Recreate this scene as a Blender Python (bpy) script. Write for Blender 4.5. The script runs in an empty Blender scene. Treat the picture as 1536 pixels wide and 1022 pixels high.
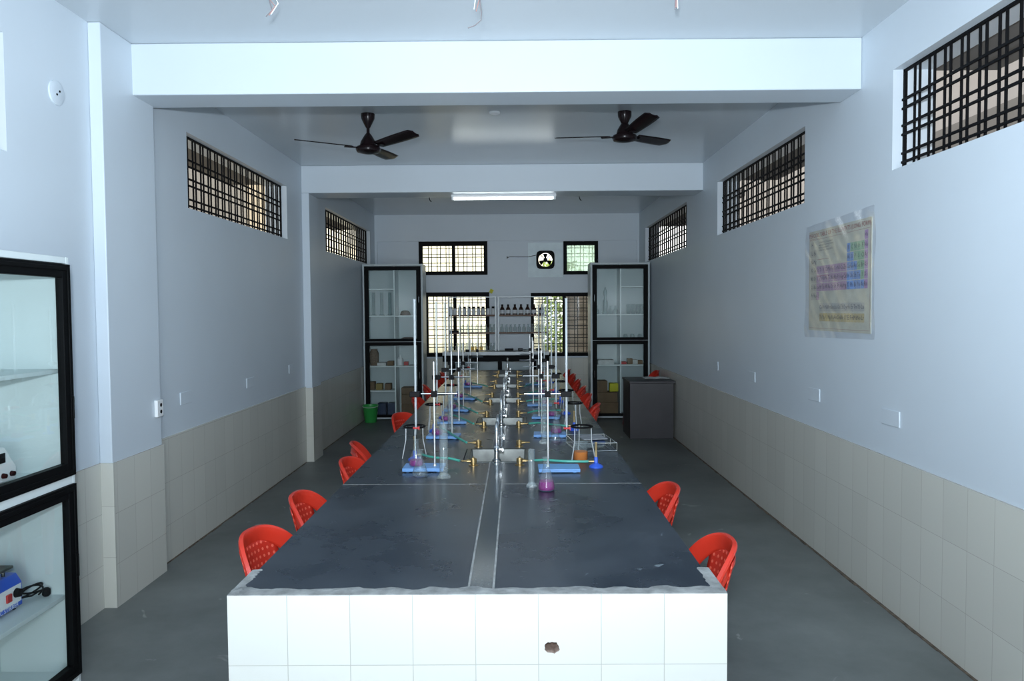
import bpy, bmesh, math, random
from mathutils import Vector, Matrix
R = math.radians
random.seed(11)
scene = bpy.context.scene
COL = scene.collection

# ------------------------------------------------------------------ helpers
class MB:
    """collects shapes and links them as one mesh object"""
    def __init__(s): s.v = []; s.f = []; s.mi = []; s.cur = 0
    def mat(s, i): s.cur = i; return s
    def add(s, vs, fs):
        o = len(s.v); s.v += [tuple(v) for v in vs]
        for f in fs: s.f.append([i + o for i in f]); s.mi.append(s.cur)
        return s
    def box(s, x0, x1, y0, y1, z0, z1):
        vs = [(x0,y0,z0),(x1,y0,z0),(x1,y1,z0),(x0,y1,z0),(x0,y0,z1),(x1,y0,z1),(x1,y1,z1),(x0,y1,z1)]
        return s.add(vs, [(3,2,1,0),(4,5,6,7),(0,1,5,4),(1,2,6,5),(2,3,7,6),(3,0,4,7)])
    def tube(s, path, r, n=8, cap=True):
        P = [Vector(p) for p in path]
        rs = r if isinstance(r, (list, tuple)) else [r]*len(P)
        vs = []; up = None
        for i, p in enumerate(P):
            t = (P[min(i+1, len(P)-1)] - P[max(i-1, 0)]).normalized()
            if up is None:
                up = Vector((0,0,1)) if abs(t.z) < .9 else Vector((1,0,0))
            a = (up - t*up.dot(t)).normalized(); b = t.cross(a); up = a
            for k in range(n):
                q = 2*math.pi*k/n
                vs.append(p + (a*math.cos(q) + b*math.sin(q))*rs[i])
        fs = []
        for i in range(len(P)-1):
            for k in range(n):
                k2 = (k+1) % n
                fs.append((i*n+k, i*n+k2, (i+1)*n+k2, (i+1)*n+k))
        if cap:
            fs.append(tuple(range(n))[::-1]); fs.append(tuple((len(P)-1)*n+k for k in range(n)))
        return s.add(vs, fs)
    def lathe(s, prof, c=(0,0,0), n=20, cap0=True, cap1=True, flat=None):
        vs = []; m = len(prof)
        for (r, z) in prof:
            for k in range(n):
                q = 2*math.pi*(k+.5)/n
                vs.append((c[0]+r*math.cos(q), c[1]+r*math.sin(q), c[2]+z))
        fs = []
        for i in range(m-1):
            for k in range(n):
                k2 = (k+1) % n
                fs.append((i*n+k, i*n+k2, (i+1)*n+k2, (i+1)*n+k))
        if cap0: fs.append(tuple(range(n))[::-1])
        if cap1: fs.append(tuple((m-1)*n+k for k in range(n)))
        return s.add(vs, fs)
    def prism(s, poly, axis, a, b):
        """poly of 2D points extruded along axis ('x','y','z') from a to b"""
        def P(u, v, w): return {'x': (w,u,v), 'y': (u,w,v), 'z': (u,v,w)}[axis]
        n = len(poly)
        vs = [P(u,v,a) for u,v in poly] + [P(u,v,b) for u,v in poly]
        fs = [tuple(range(n))[::-1], tuple(range(n,2*n))] + [(i,(i+1)%n,(i+1)%n+n,i+n) for i in range(n)]
        return s.add(vs, fs)
    def grid(s, fn, nu, nv, thick=0):
        vs = [fn(i/nu, j/nv) for j in range(nv+1) for i in range(nu+1)]
        fs = [(j*(nu+1)+i, j*(nu+1)+i+1, (j+1)*(nu+1)+i+1, (j+1)*(nu+1)+i) for j in range(nv) for i in range(nu)]
        return s.add(vs, fs)
    def xf(s, mat):
        s.v = [tuple(mat @ Vector(v)) for v in s.v]; return s
    def build(s, name, mats, parent=None, smooth=35, bevel=0, loc=None, solid=0, label=None):
        me = bpy.data.meshes.new(name); me.from_pydata(s.v, [], s.f)
        if not isinstance(mats, (list, tuple)): mats = [mats]
        for m in mats: me.materials.append(m)
        for p, i in zip(me.polygons, s.mi): p.material_index = min(i, len(mats)-1)
        bm = bmesh.new(); bm.from_mesh(me); bmesh.ops.recalc_face_normals(bm, faces=bm.faces); bm.to_mesh(me); bm.free()
        if smooth:
            me.polygons.foreach_set('use_smooth', [True]*len(me.polygons))
            me.set_sharp_from_angle(angle=R(smooth))
        o = bpy.data.objects.new(name, me); COL.objects.link(o)
        if parent: o.parent = parent
        if loc: o.location = loc
        if solid:
            md = o.modifiers.new('solid', 'SOLIDIFY'); md.thickness = solid; md.offset = 0
        if bevel:
            md = o.modifiers.new('bevel', 'BEVEL'); md.width = bevel; md.segments = 2; md.limit_method = 'ANGLE'; md.angle_limit = R(40)
        if label: o['label'] = label
        return o

def thing(name, label, cat, loc=(0,0,0), rz=0, group=None):
    o = bpy.data.objects.new(name, None); o.empty_display_size = .05; COL.objects.link(o)
    o.location = loc; o.rotation_euler = (0,0,rz); o['label'] = label; o['category'] = cat
    if group: o['group'] = group
    return o
def tag(o, label, cat, group=None):
    o['label'] = label; o['category'] = cat
    if group: o['group'] = group
    return o
def struct(o): o['kind'] = 'structure'; return o
def dup(root, label, loc, rz=None, group=None):
    r = root.copy(); COL.objects.link(r); r.location = loc
    if rz is not None: r.rotation_euler = (0,0,rz)
    r['label'] = label
    if group: r['group'] = group
    for ch in list(root.children):
        c = ch.copy(); COL.objects.link(c); c.parent = r
        for g in ch.children:
            d = g.copy(); COL.objects.link(d); d.parent = c
    return r
ORD = ['first','second','third','fourth','fifth','sixth','seventh','eighth','ninth','tenth','eleventh','twelfth']

# ------------------------------------------------------------------ materials
def newmat(name):
    m = bpy.data.materials.new(name); m.use_nodes = True
    nt = m.node_tree; b = nt.nodes['Principled BSDF']; return m, nt, b
def M(name, col, rough=.5, metal=0, var=0, scale=6, bump=0, bscale=60, spec=.5, emit=0):
    m, nt, b = newmat(name)
    b.inputs['Base Color'].default_value = (*col, 1); b.inputs['Roughness'].default_value = rough
    b.inputs['Metallic'].default_value = metal; b.inputs['Specular IOR Level'].default_value = spec
    if emit:
        b.inputs['Emission Color'].default_value = (*col, 1); b.inputs['Emission Strength'].default_value = emit
    tc = nt.nodes.new('ShaderNodeTexCoord')
    if var:
        n = nt.nodes.new('ShaderNodeTexNoise'); n.inputs['Scale'].default_value = scale; n.inputs['Detail'].default_value = 5
        nt.links.new(tc.outputs['Object'], n.inputs['Vector'])
        rp = nt.nodes.new('ShaderNodeValToRGB')
        rp.color_ramp.elements[0].position = .3; rp.color_ramp.elements[1].position = .7
        rp.color_ramp.elements[0].color = (*[c*(1-var) for c in col], 1)
        rp.color_ramp.elements[1].color = (*[min(1,c*(1+var)) for c in col], 1)
        nt.links.new(n.outputs['Fac'], rp.inputs['Fac']); nt.links.new(rp.outputs['Color'], b.inputs['Base Color'])
    if bump:
        n2 = nt.nodes.new('ShaderNodeTexNoise'); n2.inputs['Scale'].default_value = bscale; n2.inputs['Detail'].default_value = 4
        nt.links.new(tc.outputs['Object'], n2.inputs['Vector'])
        bp = nt.nodes.new('ShaderNodeBump'); bp.inputs['Strength'].default_value = bump; bp.inputs['Distance'].default_value = .01
        nt.links.new(n2.outputs['Fac'], bp.inputs['Height']); nt.links.new(bp.outputs['Normal'], b.inputs['Normal'])
    return m
def thin_glass(name, tint=(.93,.97,.96), refl=1.0, rough=.02, body=0, bodycol=(.9,.95,.95), base=0.03):
    """a thin pane: clear transmission plus a mirror layer; body adds a share of whitish diffuse"""
    m, nt, b = newmat(name); nt.nodes.remove(b); out = nt.nodes['Material Output']
    t = nt.nodes.new('ShaderNodeBsdfTransparent'); t.inputs['Color'].default_value = (*tint,1)
    g = nt.nodes.new('ShaderNodeBsdfGlossy'); g.inputs['Roughness'].default_value = rough
    lw = nt.nodes.new('ShaderNodeLayerWeight'); lw.inputs['Blend'].default_value = .25
    ma = nt.nodes.new('ShaderNodeMath'); ma.operation = 'MULTIPLY_ADD'; ma.inputs[1].default_value = refl; ma.inputs[2].default_value = base; ma.use_clamp = True
    mx = nt.nodes.new('ShaderNodeMixShader')
    nt.links.new(lw.outputs['Facing'], ma.inputs[0]); nt.links.new(ma.outputs[0], mx.inputs[0])
    last = t
    if body:
        d = nt.nodes.new('ShaderNodeBsdfDiffuse'); d.inputs['Color'].default_value = (*bodycol,1)
        m2 = nt.nodes.new('ShaderNodeMixShader'); m2.inputs[0].default_value = body
        nt.links.new(t.outputs[0], m2.inputs[1]); nt.links.new(d.outputs[0], m2.inputs[2]); last = m2
    nt.links.new(last.outputs[0], mx.inputs[1]); nt.links.new(g.outputs[0], mx.inputs[2])
    nt.links.new(mx.outputs[0], out.inputs[0])
    return m
def tiles(name, u, v, du, dv, col, grout, rough=.25, var=.03, w=.2, h=.3):
    """ceramic tiles in the plane of the two object axes u, v"""
    m, nt, b = newmat(name); L = nt.links
    tc = nt.nodes.new('ShaderNodeTexCoord'); sp = nt.nodes.new('ShaderNodeSeparateXYZ'); cb = nt.nodes.new('ShaderNodeCombineXYZ')
    L.new(tc.outputs['Object'], sp.inputs[0])
    for ax, d, k in ((u,du,0),(v,dv,1)):
        a = nt.nodes.new('ShaderNodeMath'); a.inputs[1].default_value = d + 20*(w if k == 0 else h)
        L.new(sp.outputs['XYZ'.index(ax)], a.inputs[0]); L.new(a.outputs[0], cb.inputs[k])
    br = nt.nodes.new('ShaderNodeTexBrick'); br.offset = 0; br.squash = 1
    br.inputs['Scale'].default_value = 1; br.inputs['Brick Width'].default_value = w; br.inputs['Row Height'].default_value = h
    br.inputs['Mortar Size'].default_value = .0014; br.inputs['Mortar Smooth'].default_value = .3
    br.inputs['Color1'].default_value = (*[c*(1-var) for c in col],1); br.inputs['Color2'].default_value = (*[min(1,c*(1+var)) for c in col],1)
    br.inputs['Mortar'].default_value = (*grout,1)
    L.new(cb.outputs[0], br.inputs['Vector']); L.new(br.outputs['Color'], b.inputs['Base Color'])
    bp = nt.nodes.new('ShaderNodeBump'); bp.inputs['Strength'].default_value = .35; bp.inputs['Distance'].default_value = .003; bp.invert = True
    L.new(br.outputs['Fac'], bp.inputs['Height']); L.new(bp.outputs['Normal'], b.inputs['Normal'])
    b.inputs['Roughness'].default_value = rough
    return m
def stone(name, dark, light, rough, sc, pale=(.5,.52,.52), specks=.0, spec=.5):
    """slate with cloudy wear and sparse pale scuffs"""
    m, nt, b = newmat(name); L = nt.links
    tc = nt.nodes.new('ShaderNodeTexCoord')
    n = nt.nodes.new('ShaderNodeTexNoise'); n.inputs['Scale'].default_value = sc; n.inputs['Detail'].default_value = 8; n.inputs['Roughness'].default_value = .65
    L.new(tc.outputs['Object'], n.inputs['Vector'])
    rp = nt.nodes.new('ShaderNodeValToRGB'); rp.color_ramp.elements[0].position = .32; rp.color_ramp.elements[1].position = .72
    rp.color_ramp.elements[0].color = (*dark,1); rp.color_ramp.elements[1].color = (*light,1)
    L.new(n.outputs['Fac'], rp.inputs['Fac'])
    n2 = nt.nodes.new('ShaderNodeTexNoise'); n2.inputs['Scale'].default_value = sc*6; n2.inputs['Detail'].default_value = 4; n2.inputs['Distortion'].default_value = .8
    L.new(tc.outputs['Object'], n2.inputs['Vector'])
    r2 = nt.nodes.new('ShaderNodeValToRGB'); r2.color_ramp.elements[0].position = .715-specks; r2.color_ramp.elements[1].position = .77-specks
    L.new(n2.outputs['Fac'], r2.inputs['Fac'])
    mx = nt.nodes.new('ShaderNodeMix'); mx.data_type = 'RGBA'
    mx.inputs['B'].default_value = (*pale,1)
    L.new(r2.outputs['Color'], mx.inputs['Factor']); L.new(rp.outputs['Color'], mx.inputs['A']); L.new(mx.outputs['Result'], b.inputs['Base Color'])
    b.inputs['Specular IOR Level'].default_value = spec
    rr = nt.nodes.new('ShaderNodeMapRange'); rr.inputs['To Min'].default_value = rough*.75; rr.inputs['To Max'].default_value = rough*1.35
    L.new(n.outputs['Fac'], rr.inputs['Value']); L.new(rr.outputs['Result'], b.inputs['Roughness'])
    return m

WALLC = (.61,.68,.742)
m_wall = M('wall_paint', WALLC, .42, var=.02, scale=1.5, bump=.06, bscale=14)
m_ceil = M('ceiling_paint', (.57,.625,.665), .21, var=.02, scale=1.2, bump=.05, bscale=6)
m_beam = M('beam_paint', (.62,.69,.75), .4, var=.012, scale=2)
m_floor = stone('floor_stone', (.088,.099,.098), (.225,.242,.236), .45, .8, (.32,.33,.32), .03)
m_slate = stone('slate_top', (.014,.021,.032), (.052,.063,.077), .27, 2.3, (.15,.18,.20), .022, spec=.35)
m_granite = M('granite', (.045,.056,.064), .14, var=.4, scale=140)
m_cement = M('cement', (.25,.255,.25), .8, var=.3, scale=22, bump=.5, bscale=60)
TILE = (.60,.60,.545)
m_tile_r = tiles('tile_right', 'Y', 'Z', -.0973, .025, TILE, (.42,.40,.36))
m_tile_l = tiles('tile_left', 'Y', 'Z', .06, .045, TILE, (.42,.40,.36))
m_tile_b = tiles('tile_back', 'X', 'Z', .03, .0, TILE, (.42,.40,.36))
m_tile_f = tiles('tile_bench', 'X', 'Z', -.065, .0, (.585,.595,.57), (.40,.40,.37), .3)
m_black = M('black_frame', (.004,.0045,.005), .5, spec=.07)
m_iron = M('grille_iron', (.007,.007,.008), .6, bump=.2, bscale=90, spec=.06)
m_lamin = M('pale_laminate', (.62,.69,.70), .4, var=.02, scale=3)
m_lamedge = M('laminate_edge', (.84,.90,.91), .4)
m_lamtall = M('grey_laminate', (.52,.59,.61), .4, var=.02, scale=3)
m_pane = thin_glass('cabinet_pane', (.955,.98,.975), .25, .01, base=.015)
m_winpane = thin_glass('window_pane', (.95,.97,.95), .5, .05, base=.03)
m_glass = thin_glass('lab_glass', (.92,.96,.96), .65, .06, body=.035, base=.03)
m_milky = thin_glass('graduated_glass', (.88,.93,.93), .7, .08, body=.13, bodycol=(.8,.86,.88), base=.04)
m_cylglass = thin_glass('cylinder_glass', (.88,.93,.93), .75, .07, body=.10, bodycol=(.85,.92,.93), base=.05)
m_burette = thin_glass('burette_glass', (.85,.9,.92), .5, .15, body=.38, bodycol=(.72,.76,.78), base=.04)
m_magenta = M('magenta_liquid', (.20,.0005,.15), .3, spec=.2)
m_orange = M('orange_liquid', (.80,.24,.02), .15)
m_yellow = M('yellow_liquid', (.85,.48,.02), .15)
def liquid(name, col, tint, share):
    m, nt, b = newmat(name); b.inputs['Base Color'].default_value = (*col,1); b.inputs['Roughness'].default_value = .3; b.inputs['Specular IOR Level'].default_value = .2
    tp = nt.nodes.new('ShaderNodeBsdfTransparent'); tp.inputs['Color'].default_value = (*tint,1)
    mx = nt.nodes.new('ShaderNodeMixShader'); mx.inputs[0].default_value = share
    nt.links.new(b.outputs[0], mx.inputs[1]); nt.links.new(tp.outputs[0], mx.inputs[2]); nt.links.new(mx.outputs[0], nt.nodes['Material Output'].inputs[0])
    return m
m_magenta = liquid('magenta_liquid', (.26,.001,.19), (.8,.02,.65), .25)
m_orange = liquid('orange_liquid', (.80,.24,.02), (1,.5,.05), .25)
m_yellow = liquid('yellow_liquid', (.90,.52,.03), (1,.80,.22), .72)
m_chrome = M('chrome', (.82,.84,.85), .10, 1)
m_steel = M('stainless_steel', (.20,.21,.20), .45, 1, var=.35, scale=7)
m_rod = M('stand_rod', (.55,.56,.55), .35, .7)
m_brass = M('brass', (.50,.36,.17), .38, 1, var=.2, scale=40)
m_hose = M('green_hose', (.065,.33,.26), .4)
m_blue = M('blue_base_paint', (.15,.32,.62), .35, var=.06, scale=20)
m_royal = M('royal_blue', (.03,.10,.55), .35)
m_red = M('red_plastic', (.56,.032,.016), .28, var=.04, scale=9)
m_fan = M('fan_brown', (.010,.006,.007), .25, spec=.18)
m_darkdesk = M('dark_laminate', (.032,.030,.036), .42, var=.12, scale=5)
m_green = M('green_plastic', (.035,.34,.07), .35)
m_white = M('white_plastic', (.80,.82,.83), .35)
m_blackp = M('black_plastic', (.005,.005,.006), .5, spec=.1)
m_rubred = M('red_rubber', (.45,.03,.03), .5)
m_card = M('cardboard', (.20,.13,.075), .8, var=.12, scale=8)
m_paper = M('paper', (.62,.63,.62), .7, var=.12, scale=30)
m_amber = M('amber_glass', (.030,.012,.008), .12)
m_label = M('paper_label', (.66,.68,.70), .6)
m_shelfwood = M('shelf_wood', (.13,.055,.025), .5, var=.2, scale=14)
m_alu = M('aluminium', (.42,.45,.46), .45, .4)
m_panelblue = M('fan_board_paint', (.80,.92,.97), .5, var=.05, scale=9)
m_brown = M('brown_cloth', (.10,.07,.055), .8, var=.2, scale=20)
m_navy = M('navy_plastic', (.02,.04,.10), .4)
m_tan = M('brass_barrel', (.55,.40,.20), .35, .6)

# ------------------------------------------------------------------ room shell
XL, XR, H, YB, YF = -2.434, 2.136, 3.39, 12.99, -1.6
T = .23
DL, DR = .855, .875
WZ0, WZ1 = 2.505, 3.07
winL = [(1.2,3.6),(5.58,8.0),(9.61,12.54)]
winR = [(1.85,4.277),(5.56,7.95),(9.37,12.34)]
def side_wall(name, xa, xb, wins):
    b = MB(); b.box(xa, xb, YF-T, YB+T, -.1, WZ0); b.box(xa, xb, YF-T, YB+T, WZ1, H+.1)
    ys = [YF-T] + [y for w in wins for y in w] + [YB+T]
    for i in range(0, len(ys), 2): b.box(xa, xb, ys[i], ys[i+1], WZ0, WZ1)
    return struct(b.build(name, m_wall, smooth=0))
side_wall('wall_left', XL-T, XL, winL)
side_wall('wall_right', XR, XR+T, winR)
struct(MB().box(XL-T, XR+T, YF-T, YB+T, -.1, 0).build('floor', m_floor, smooth=0))
struct(MB().box(XL-T, XR+T, YF-T, YB+T, H, H+.12).build('ceiling', m_ceil, smooth=0))
# wall behind the photographer, with its doorway
b = MB(); b.box(XL, -.8, YF-T, YF, 0, H); b.box(.8, XR, YF-T, YF, 0, H); b.box(-.8, .8, YF-T, YF, 2.2, H)
struct(b.build('wall_front', m_wall, smooth=0))
# back wall with its openings
holes = [(-1.676,-.486,2.35,2.93),(.25,.78,2.34,2.87),(.83,1.43,2.345,2.92),(-1.59,-.46,.93,2.05),(.26,1.46,.93,2.03)]
b = MB()
xs = sorted({XL, XR, *[h[0] for h in holes], *[h[1] for h in holes]}); zs = sorted({0, H, *[h[2] for h in holes], *[h[3] for h in holes]})
for i in range(len(xs)-1):
    for j in range(len(zs)-1):
        cx, cz = (xs[i]+xs[i+1])/2, (zs[j]+zs[j+1])/2
        if not any(h[0] < cx < h[1] and h[2] < cz < h[3] for h in holes):
            b.box(xs[i], xs[i+1], YB, YB+T, zs[j], zs[j+1])
struct(b.build('wall_back', m_wall, smooth=0))
b = MB(); b.box(XL, XR, YB-.03, YB, 2.932, H); b.box(XL, XL+.045, YB-.03, YB, .93, 2.932); b.box(XR-.04, XR, YB-.03, YB, .93, 2.932)
struct(b.build('trim_1', m_wall, smooth=0))
# beams and pilasters
struct(MB().box(XL, XR, 4.662, 4.955, 3.075, H).build('trim_2', m_beam, bevel=.006))
struct(MB().box(XL, XR, 8.55, 8.95, 3.08, H).build('trim_3', m_beam, bevel=.006))
struct(MB().box(XL, -2.36, 4.312, 4.925, 0, H-.0005).build('trim_4', m_wall, bevel=.005))
struct(MB().box(XL, -2.348, 8.5505, 8.93, 0, 3.0795).build('trim_5', m_wall, bevel=.005))
# tiled dado
b = MB(); b.box(XL, XL+.012, YF, 4.312, 0, DL); b.box(XL, XL+.014, 4.925, 5.0, 0, DL); b.box(XL, XL+.014, 5.0, 8.55, 0, DL+.012); b.box(XL, XL+.014, 8.93, YB, 0, DL)
struct(b.build('trim_6', m_tile_l, smooth=0))
b = MB(); b.box(-2.36, -2.349, 4.31, 4.93, 0, DL); b.box(-2.348, -2.337, 8.54, 8.94, 0, DL)
struct(b.build('trim_7', m_tile_l, smooth=0))
b = MB(); b.box(XL+.012, -2.349, 4.30, 4.312, 0, DL); b.box(XL+.014, -2.337, 8.538, 8.55, 0, DL)
struct(b.build('trim_8', m_tile_b, smooth=0))
b = MB(); b.box(XR-.012, XR, YF, YB-.012, 0, DR)
struct(b.build('trim_9', m_tile_r, smooth=0))
b = MB(); b.box(XL+.014, XR-.012, YB-.014, YB, 0, .90)
struct(b.build('trim_10', m_tile_b, smooth=0))

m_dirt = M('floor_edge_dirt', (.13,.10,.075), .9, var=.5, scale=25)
b = MB()
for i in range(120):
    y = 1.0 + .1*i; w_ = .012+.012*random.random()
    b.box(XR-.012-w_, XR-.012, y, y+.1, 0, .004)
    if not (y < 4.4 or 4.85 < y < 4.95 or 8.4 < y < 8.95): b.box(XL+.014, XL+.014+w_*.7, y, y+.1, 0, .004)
struct(b.build('baseboard_right', m_dirt, smooth=0))

# ------------------------------------------------------------------ windows
nwin = [0]
def win_empty():
    nwin[0] += 1
    o = bpy.data.objects.new('window_%d' % nwin[0], None); COL.objects.link(o); struct(o); return o
def side_window(x, y0, y1):
    w = win_empty(); b = MB(); r = .0052
    y = y0 + .012; k = 0
    while y < y1:
        b.box(x-r, x+r, y-r, y+r, WZ0, WZ1); y += .05 if k % 2 else .094; k += 1
    for z in (2.55, 2.60, 2.705, 2.755, 2.85, 2.90):
        b.box(x-.0055-.010, x+.0055-.010, y0, y1, z-.0065, z+.0065)
    b.box(x-.008, x+.008, y0, y0+.018, WZ0, WZ1); b.box(x-.008, x+.008, y1-.018, y1, WZ0, WZ1); b.box(x-.008, x+.008, y0, y1, WZ1-.014, WZ1)
    b.build('grille', m_iron, w, smooth=0)
    sg_ = 1 if x > 0 else -1; xf_ = (XR if x > 0 else XL) + sg_*.002
    sl = MB().box(min(xf_, xf_+sg_*.2), max(xf_, xf_+sg_*.2), y0, y1, WZ0-.001, WZ0+.004); sl.build('window_sill', m_wall, w, smooth=0)
for (a, c) in winL: side_window(XL-.065, a, c)
for (a, c) in winR: side_window(XR+.065, a, c)
def frosted(name, col, clear=.25):
    m, nt, b = newmat(name); nt.nodes.remove(b)
    tr = nt.nodes.new('ShaderNodeBsdfTranslucent'); tr.inputs['Color'].default_value = (*col,1)
    tp = nt.nodes.new('ShaderNodeBsdfTransparent'); tp.inputs['Color'].default_value = (*col,1)
    mx = nt.nodes.new('ShaderNodeMixShader'); mx.inputs[0].default_value = clear
    nt.links.new(tr.outputs[0], mx.inputs[1]); nt.links.new(tp.outputs[0], mx.inputs[2]); nt.links.new(mx.outputs[0], nt.nodes['Material Output'].inputs[0])
    return m
m_frost = frosted('frosted_pane', (.85,1,.92), .5)
def back_window(x0, x1, z0, z1, mulls, fw=.065, pane=True, pm=None):
    w = win_empty(); y = YB
    b = MB()
    b.box(x0, x0+fw, y-.02, y+.06, z0, z1); b.box(x1-fw, x1, y-.02, y+.06, z0, z1)
    b.box(x0+fw, x1-fw, y-.02, y+.06, z0, z0+fw); b.box(x0+fw, x1-fw, y-.02, y+.06, z1-fw*1.15, z1)
    for mx in mulls: b.box(mx-.028, mx+.028, y-.018, y+.055, z0+fw, z1-fw)
    b.build('window_frame', m_black, w, smooth=0)
    g = MB(); yy = y + .13; r = .0065
    xx = x0+.05; k = 0
    while xx < x1:
        g.box(xx-r, xx+r, yy-r, yy+r, z0, z1); xx += .055 if k % 2 else .10; k += 1
    zz = z0+.06; k = 0
    while zz < z1:
        g.box(x0, x1, yy-r-.008, yy+r-.008, zz-r, zz+r); zz += .055 if k % 2 else .10; k += 1
    g.build('grille', m_iron, w, smooth=0)
    if pane: MB().box(x0+fw, x1-fw, y+.018, y+.022, z0+fw, z1-fw).build('window_pane', pm or m_winpane, w, smooth=0)
back_window(-1.676, -.486, 2.35, 2.93, [-1.075])
back_window(.83, 1.43, 2.345, 2.92, [], fw=.06, pm=m_frost)
back_window(-1.59, -.46, .93, 2.05, [-1.06])
back_window(.26, 1.46, .93, 2.03, [.84], fw=.055)

# ------------------------------------------------------------------ outside
m_out = M('outside_plaster', (.36,.32,.26), .9, var=.06, scale=.8)
m_outg = M('outside_grey', (.17,.165,.16), .9, var=.06, scale=.8)
m_outw = M('outside_white', (.36,.345,.34), .9, var=.08, scale=.7)
m_cream = M('outside_cream', (.85,.81,.65), .9, var=.05, scale=1.2)
m_leaf = M('leaves', (.40,.52,.16), .6, var=.4, scale=3)
m_brick = tiles('brick_wall', 'X', 'Z', 0, 0, (.17,.145,.125), (.32,.30,.27), .9, .35, .23, .075)
m_ground = M('outside_ground', (.30,.27,.22), .95, var=.15, scale=1)
b = MB(); b.box(-30, XL-T, -8, 40, -.14, -.04); b.box(XR+T, 30, -8, 40, -.14, -.04); b.box(XL-T, XR+T, YB+T, 40, -.14, -.04); b.box(XL-T, XR+T, -8, YF-T, -.14, -.04)
struct(b.build('floor_outside', m_ground, smooth=0))
b = MB(); b.box(4.9, 5.2, -4, 17, -.1, 9.0); b.mat(1)
b.box(4.84, 4.9, 1.0, 3.6, 1.0, 3.9); b.box(4.84, 4.9, 7.0, 9.5, 1.0, 3.75)
struct(b.build('wall_outside_right', [m_outw, m_outg], smooth=0))
b = MB(); b.box(-5.9, -5.6, -4, 17, -.1, 4.6); b.mat(1); b.box(-5.9, -5.55, -4, 17, 4.6, 5.1); b.mat(2); b.box(-5.9, -5.6, -4, 17, 5.1, 9.0)
b.mat(1); b.box(-5.6, -5.54, 11.5, 15.5, .5, 4.3)
struct(b.build('wall_outside_left', [m_out, m_outg, m_outw], smooth=0))
struct(MB().box(-6, .62, 17.0, 17.3, -.1, 6.5).build('wall_outside_back', m_cream, smooth=0))
b = MB(); b.box(1.15, 6, 17.0, 17.3, -.1, 2.5)
tag(b.build('garden_wall', m_brick, smooth=0), 'brown brick wall outside behind the right back window', 'wall')
# concrete sunshades above the side windows
for sgn, x, wins in ((1, XR+T, winR), (-1, XL-T, winL)):
    for (a, c) in wins:
        nwin[0] += 0
        bb = MB(); bb.box(min(x, x+sgn*.45), max(x, x+sgn*.45), a-.15, c+.15, WZ1+.04, WZ1+.12)
        struct(bb.build('trim_%d' % (11 + len([o for o in bpy.data.objects if o.name.startswith('trim_')]) - 10), m_outg, smooth=0))
# shrubs outside the right back window
def shrub(loc, h, w, n, label):
    t = thing('garden_tree', label, 'tree', loc)
    MB().tube([(0,0,0),(.05,.02,h*.5),(0,0,h*.8)], [.06,.045,.02], 8).build('trunk', m_brown, t)
    lb = MB()
    for i in range(n):
        a = random.uniform(0, 6.283); rr = w*math.sqrt(random.random()); z = h*random.uniform(.25, 1.0)
        rr *= math.sin(math.pi*min(.95, max(.12, (z/h-.12)))) + .2
        c = Vector((rr*math.cos(a), rr*math.sin(a), z)); s = random.uniform(.05,.09)
        d = Vector((random.uniform(-1,1), random.uniform(-1,1), random.uniform(-.6,.6))).normalized()
        e = d.cross(Vector((random.uniform(-1,1), random.uniform(-1,1), 1))).normalized()
        lb.add([c-d*s, c+e*s*.45, c+d*s, c-e*s*.45], [(0,1,2,3)])
    lb.build('foliage', m_leaf, t, smooth=0)
shrub((.95,18.6,-.04), 3.0, .9, 2600, 'bright green tree seen through the right back windows')

# ------------------------------------------------------------------ lab bench
HB = .829
bench = thing('lab_bench', 'long slate topped laboratory bench with white tiled end wall and row of sinks', 'lab bench')
BX0, BX1, BY0, BY1 = -.925, .665, 2.336, 11.3
# tiled end wall with its broken pipe hole
hx, hz = .108, .655
def ring(n, rad, jit, rng):
    return [(hx + (rad*(1+rng.uniform(-jit,jit)))*1.05*math.cos(6.2832*k/n), hz + (rad*(1+rng.uniform(-jit,jit)))*.85*math.sin(6.2832*k/n)) for k in range(n)]
rng = random.Random(4)
hole = ring(20, .0225, .14, rng)
def panel_with_hole(b, y, cx, cz, hole, x0, x1, z0, z1):
    n = len(hole); o = []
    for (px, pz) in hole:
        dx, dz = px-cx, pz-cz
        s = min(((x1-cx)/dx if dx > 0 else (x0-cx)/dx) if dx else 9e9, ((z1-cz)/dz if dz > 0 else (z0-cz)/dz) if dz else 9e9)
        o.append((cx+dx*s, cz+dz*s))
    vs = [(px,y,pz) for px,pz in hole] + [(px,y,pz) for px,pz in o]
    fs = [(k,(k+1)%n,(k+1)%n+n,k+n) for k in range(n)]
    # corner fill
    corners = [(x0,z0),(x1,z0),(x1,z1),(x0,z1)]
    for c in corners:
        for k in range(n):
            a, e = o[k], o[(k+1)%n]
            def side(p): return {('x',x0) if abs(p[0]-x0)<1e-9 else None, ('x',x1) if abs(p[0]-x1)<1e-9 else None, ('z',z0) if abs(p[1]-z0)<1e-9 else None, ('z',z1) if abs(p[1]-z1)<1e-9 else None} - {None}
            if not (side(a) & side(e)):
                sa, se = side(a), side(e)
                cs = side(c)
                if (sa & cs) and (se & cs):
                    vs.append((c[0],y,c[1])); fs.append((k+n,(k+1)%n+n,len(vs)-1))
    b.add(vs, fs)
    return o
b = MB()
panel_with_hole(b, BY0, hx, hz, hole, hx-.06, hx+.06, hz-.04, hz+.06)
for (x0,x1,z0,z1) in ((BX0,hx-.06,0,HB-.002),(hx+.06,BX1,0,HB-.002),(hx-.06,hx+.06,0,hz-.04),(hx-.06,hx+.06,hz+.06,HB-.002)):
    b.add([(x0,BY0,z0),(x1,BY0,z0),(x1,BY0,z1),(x0,BY0,z1)], [(0,1,2,3)])
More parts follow.
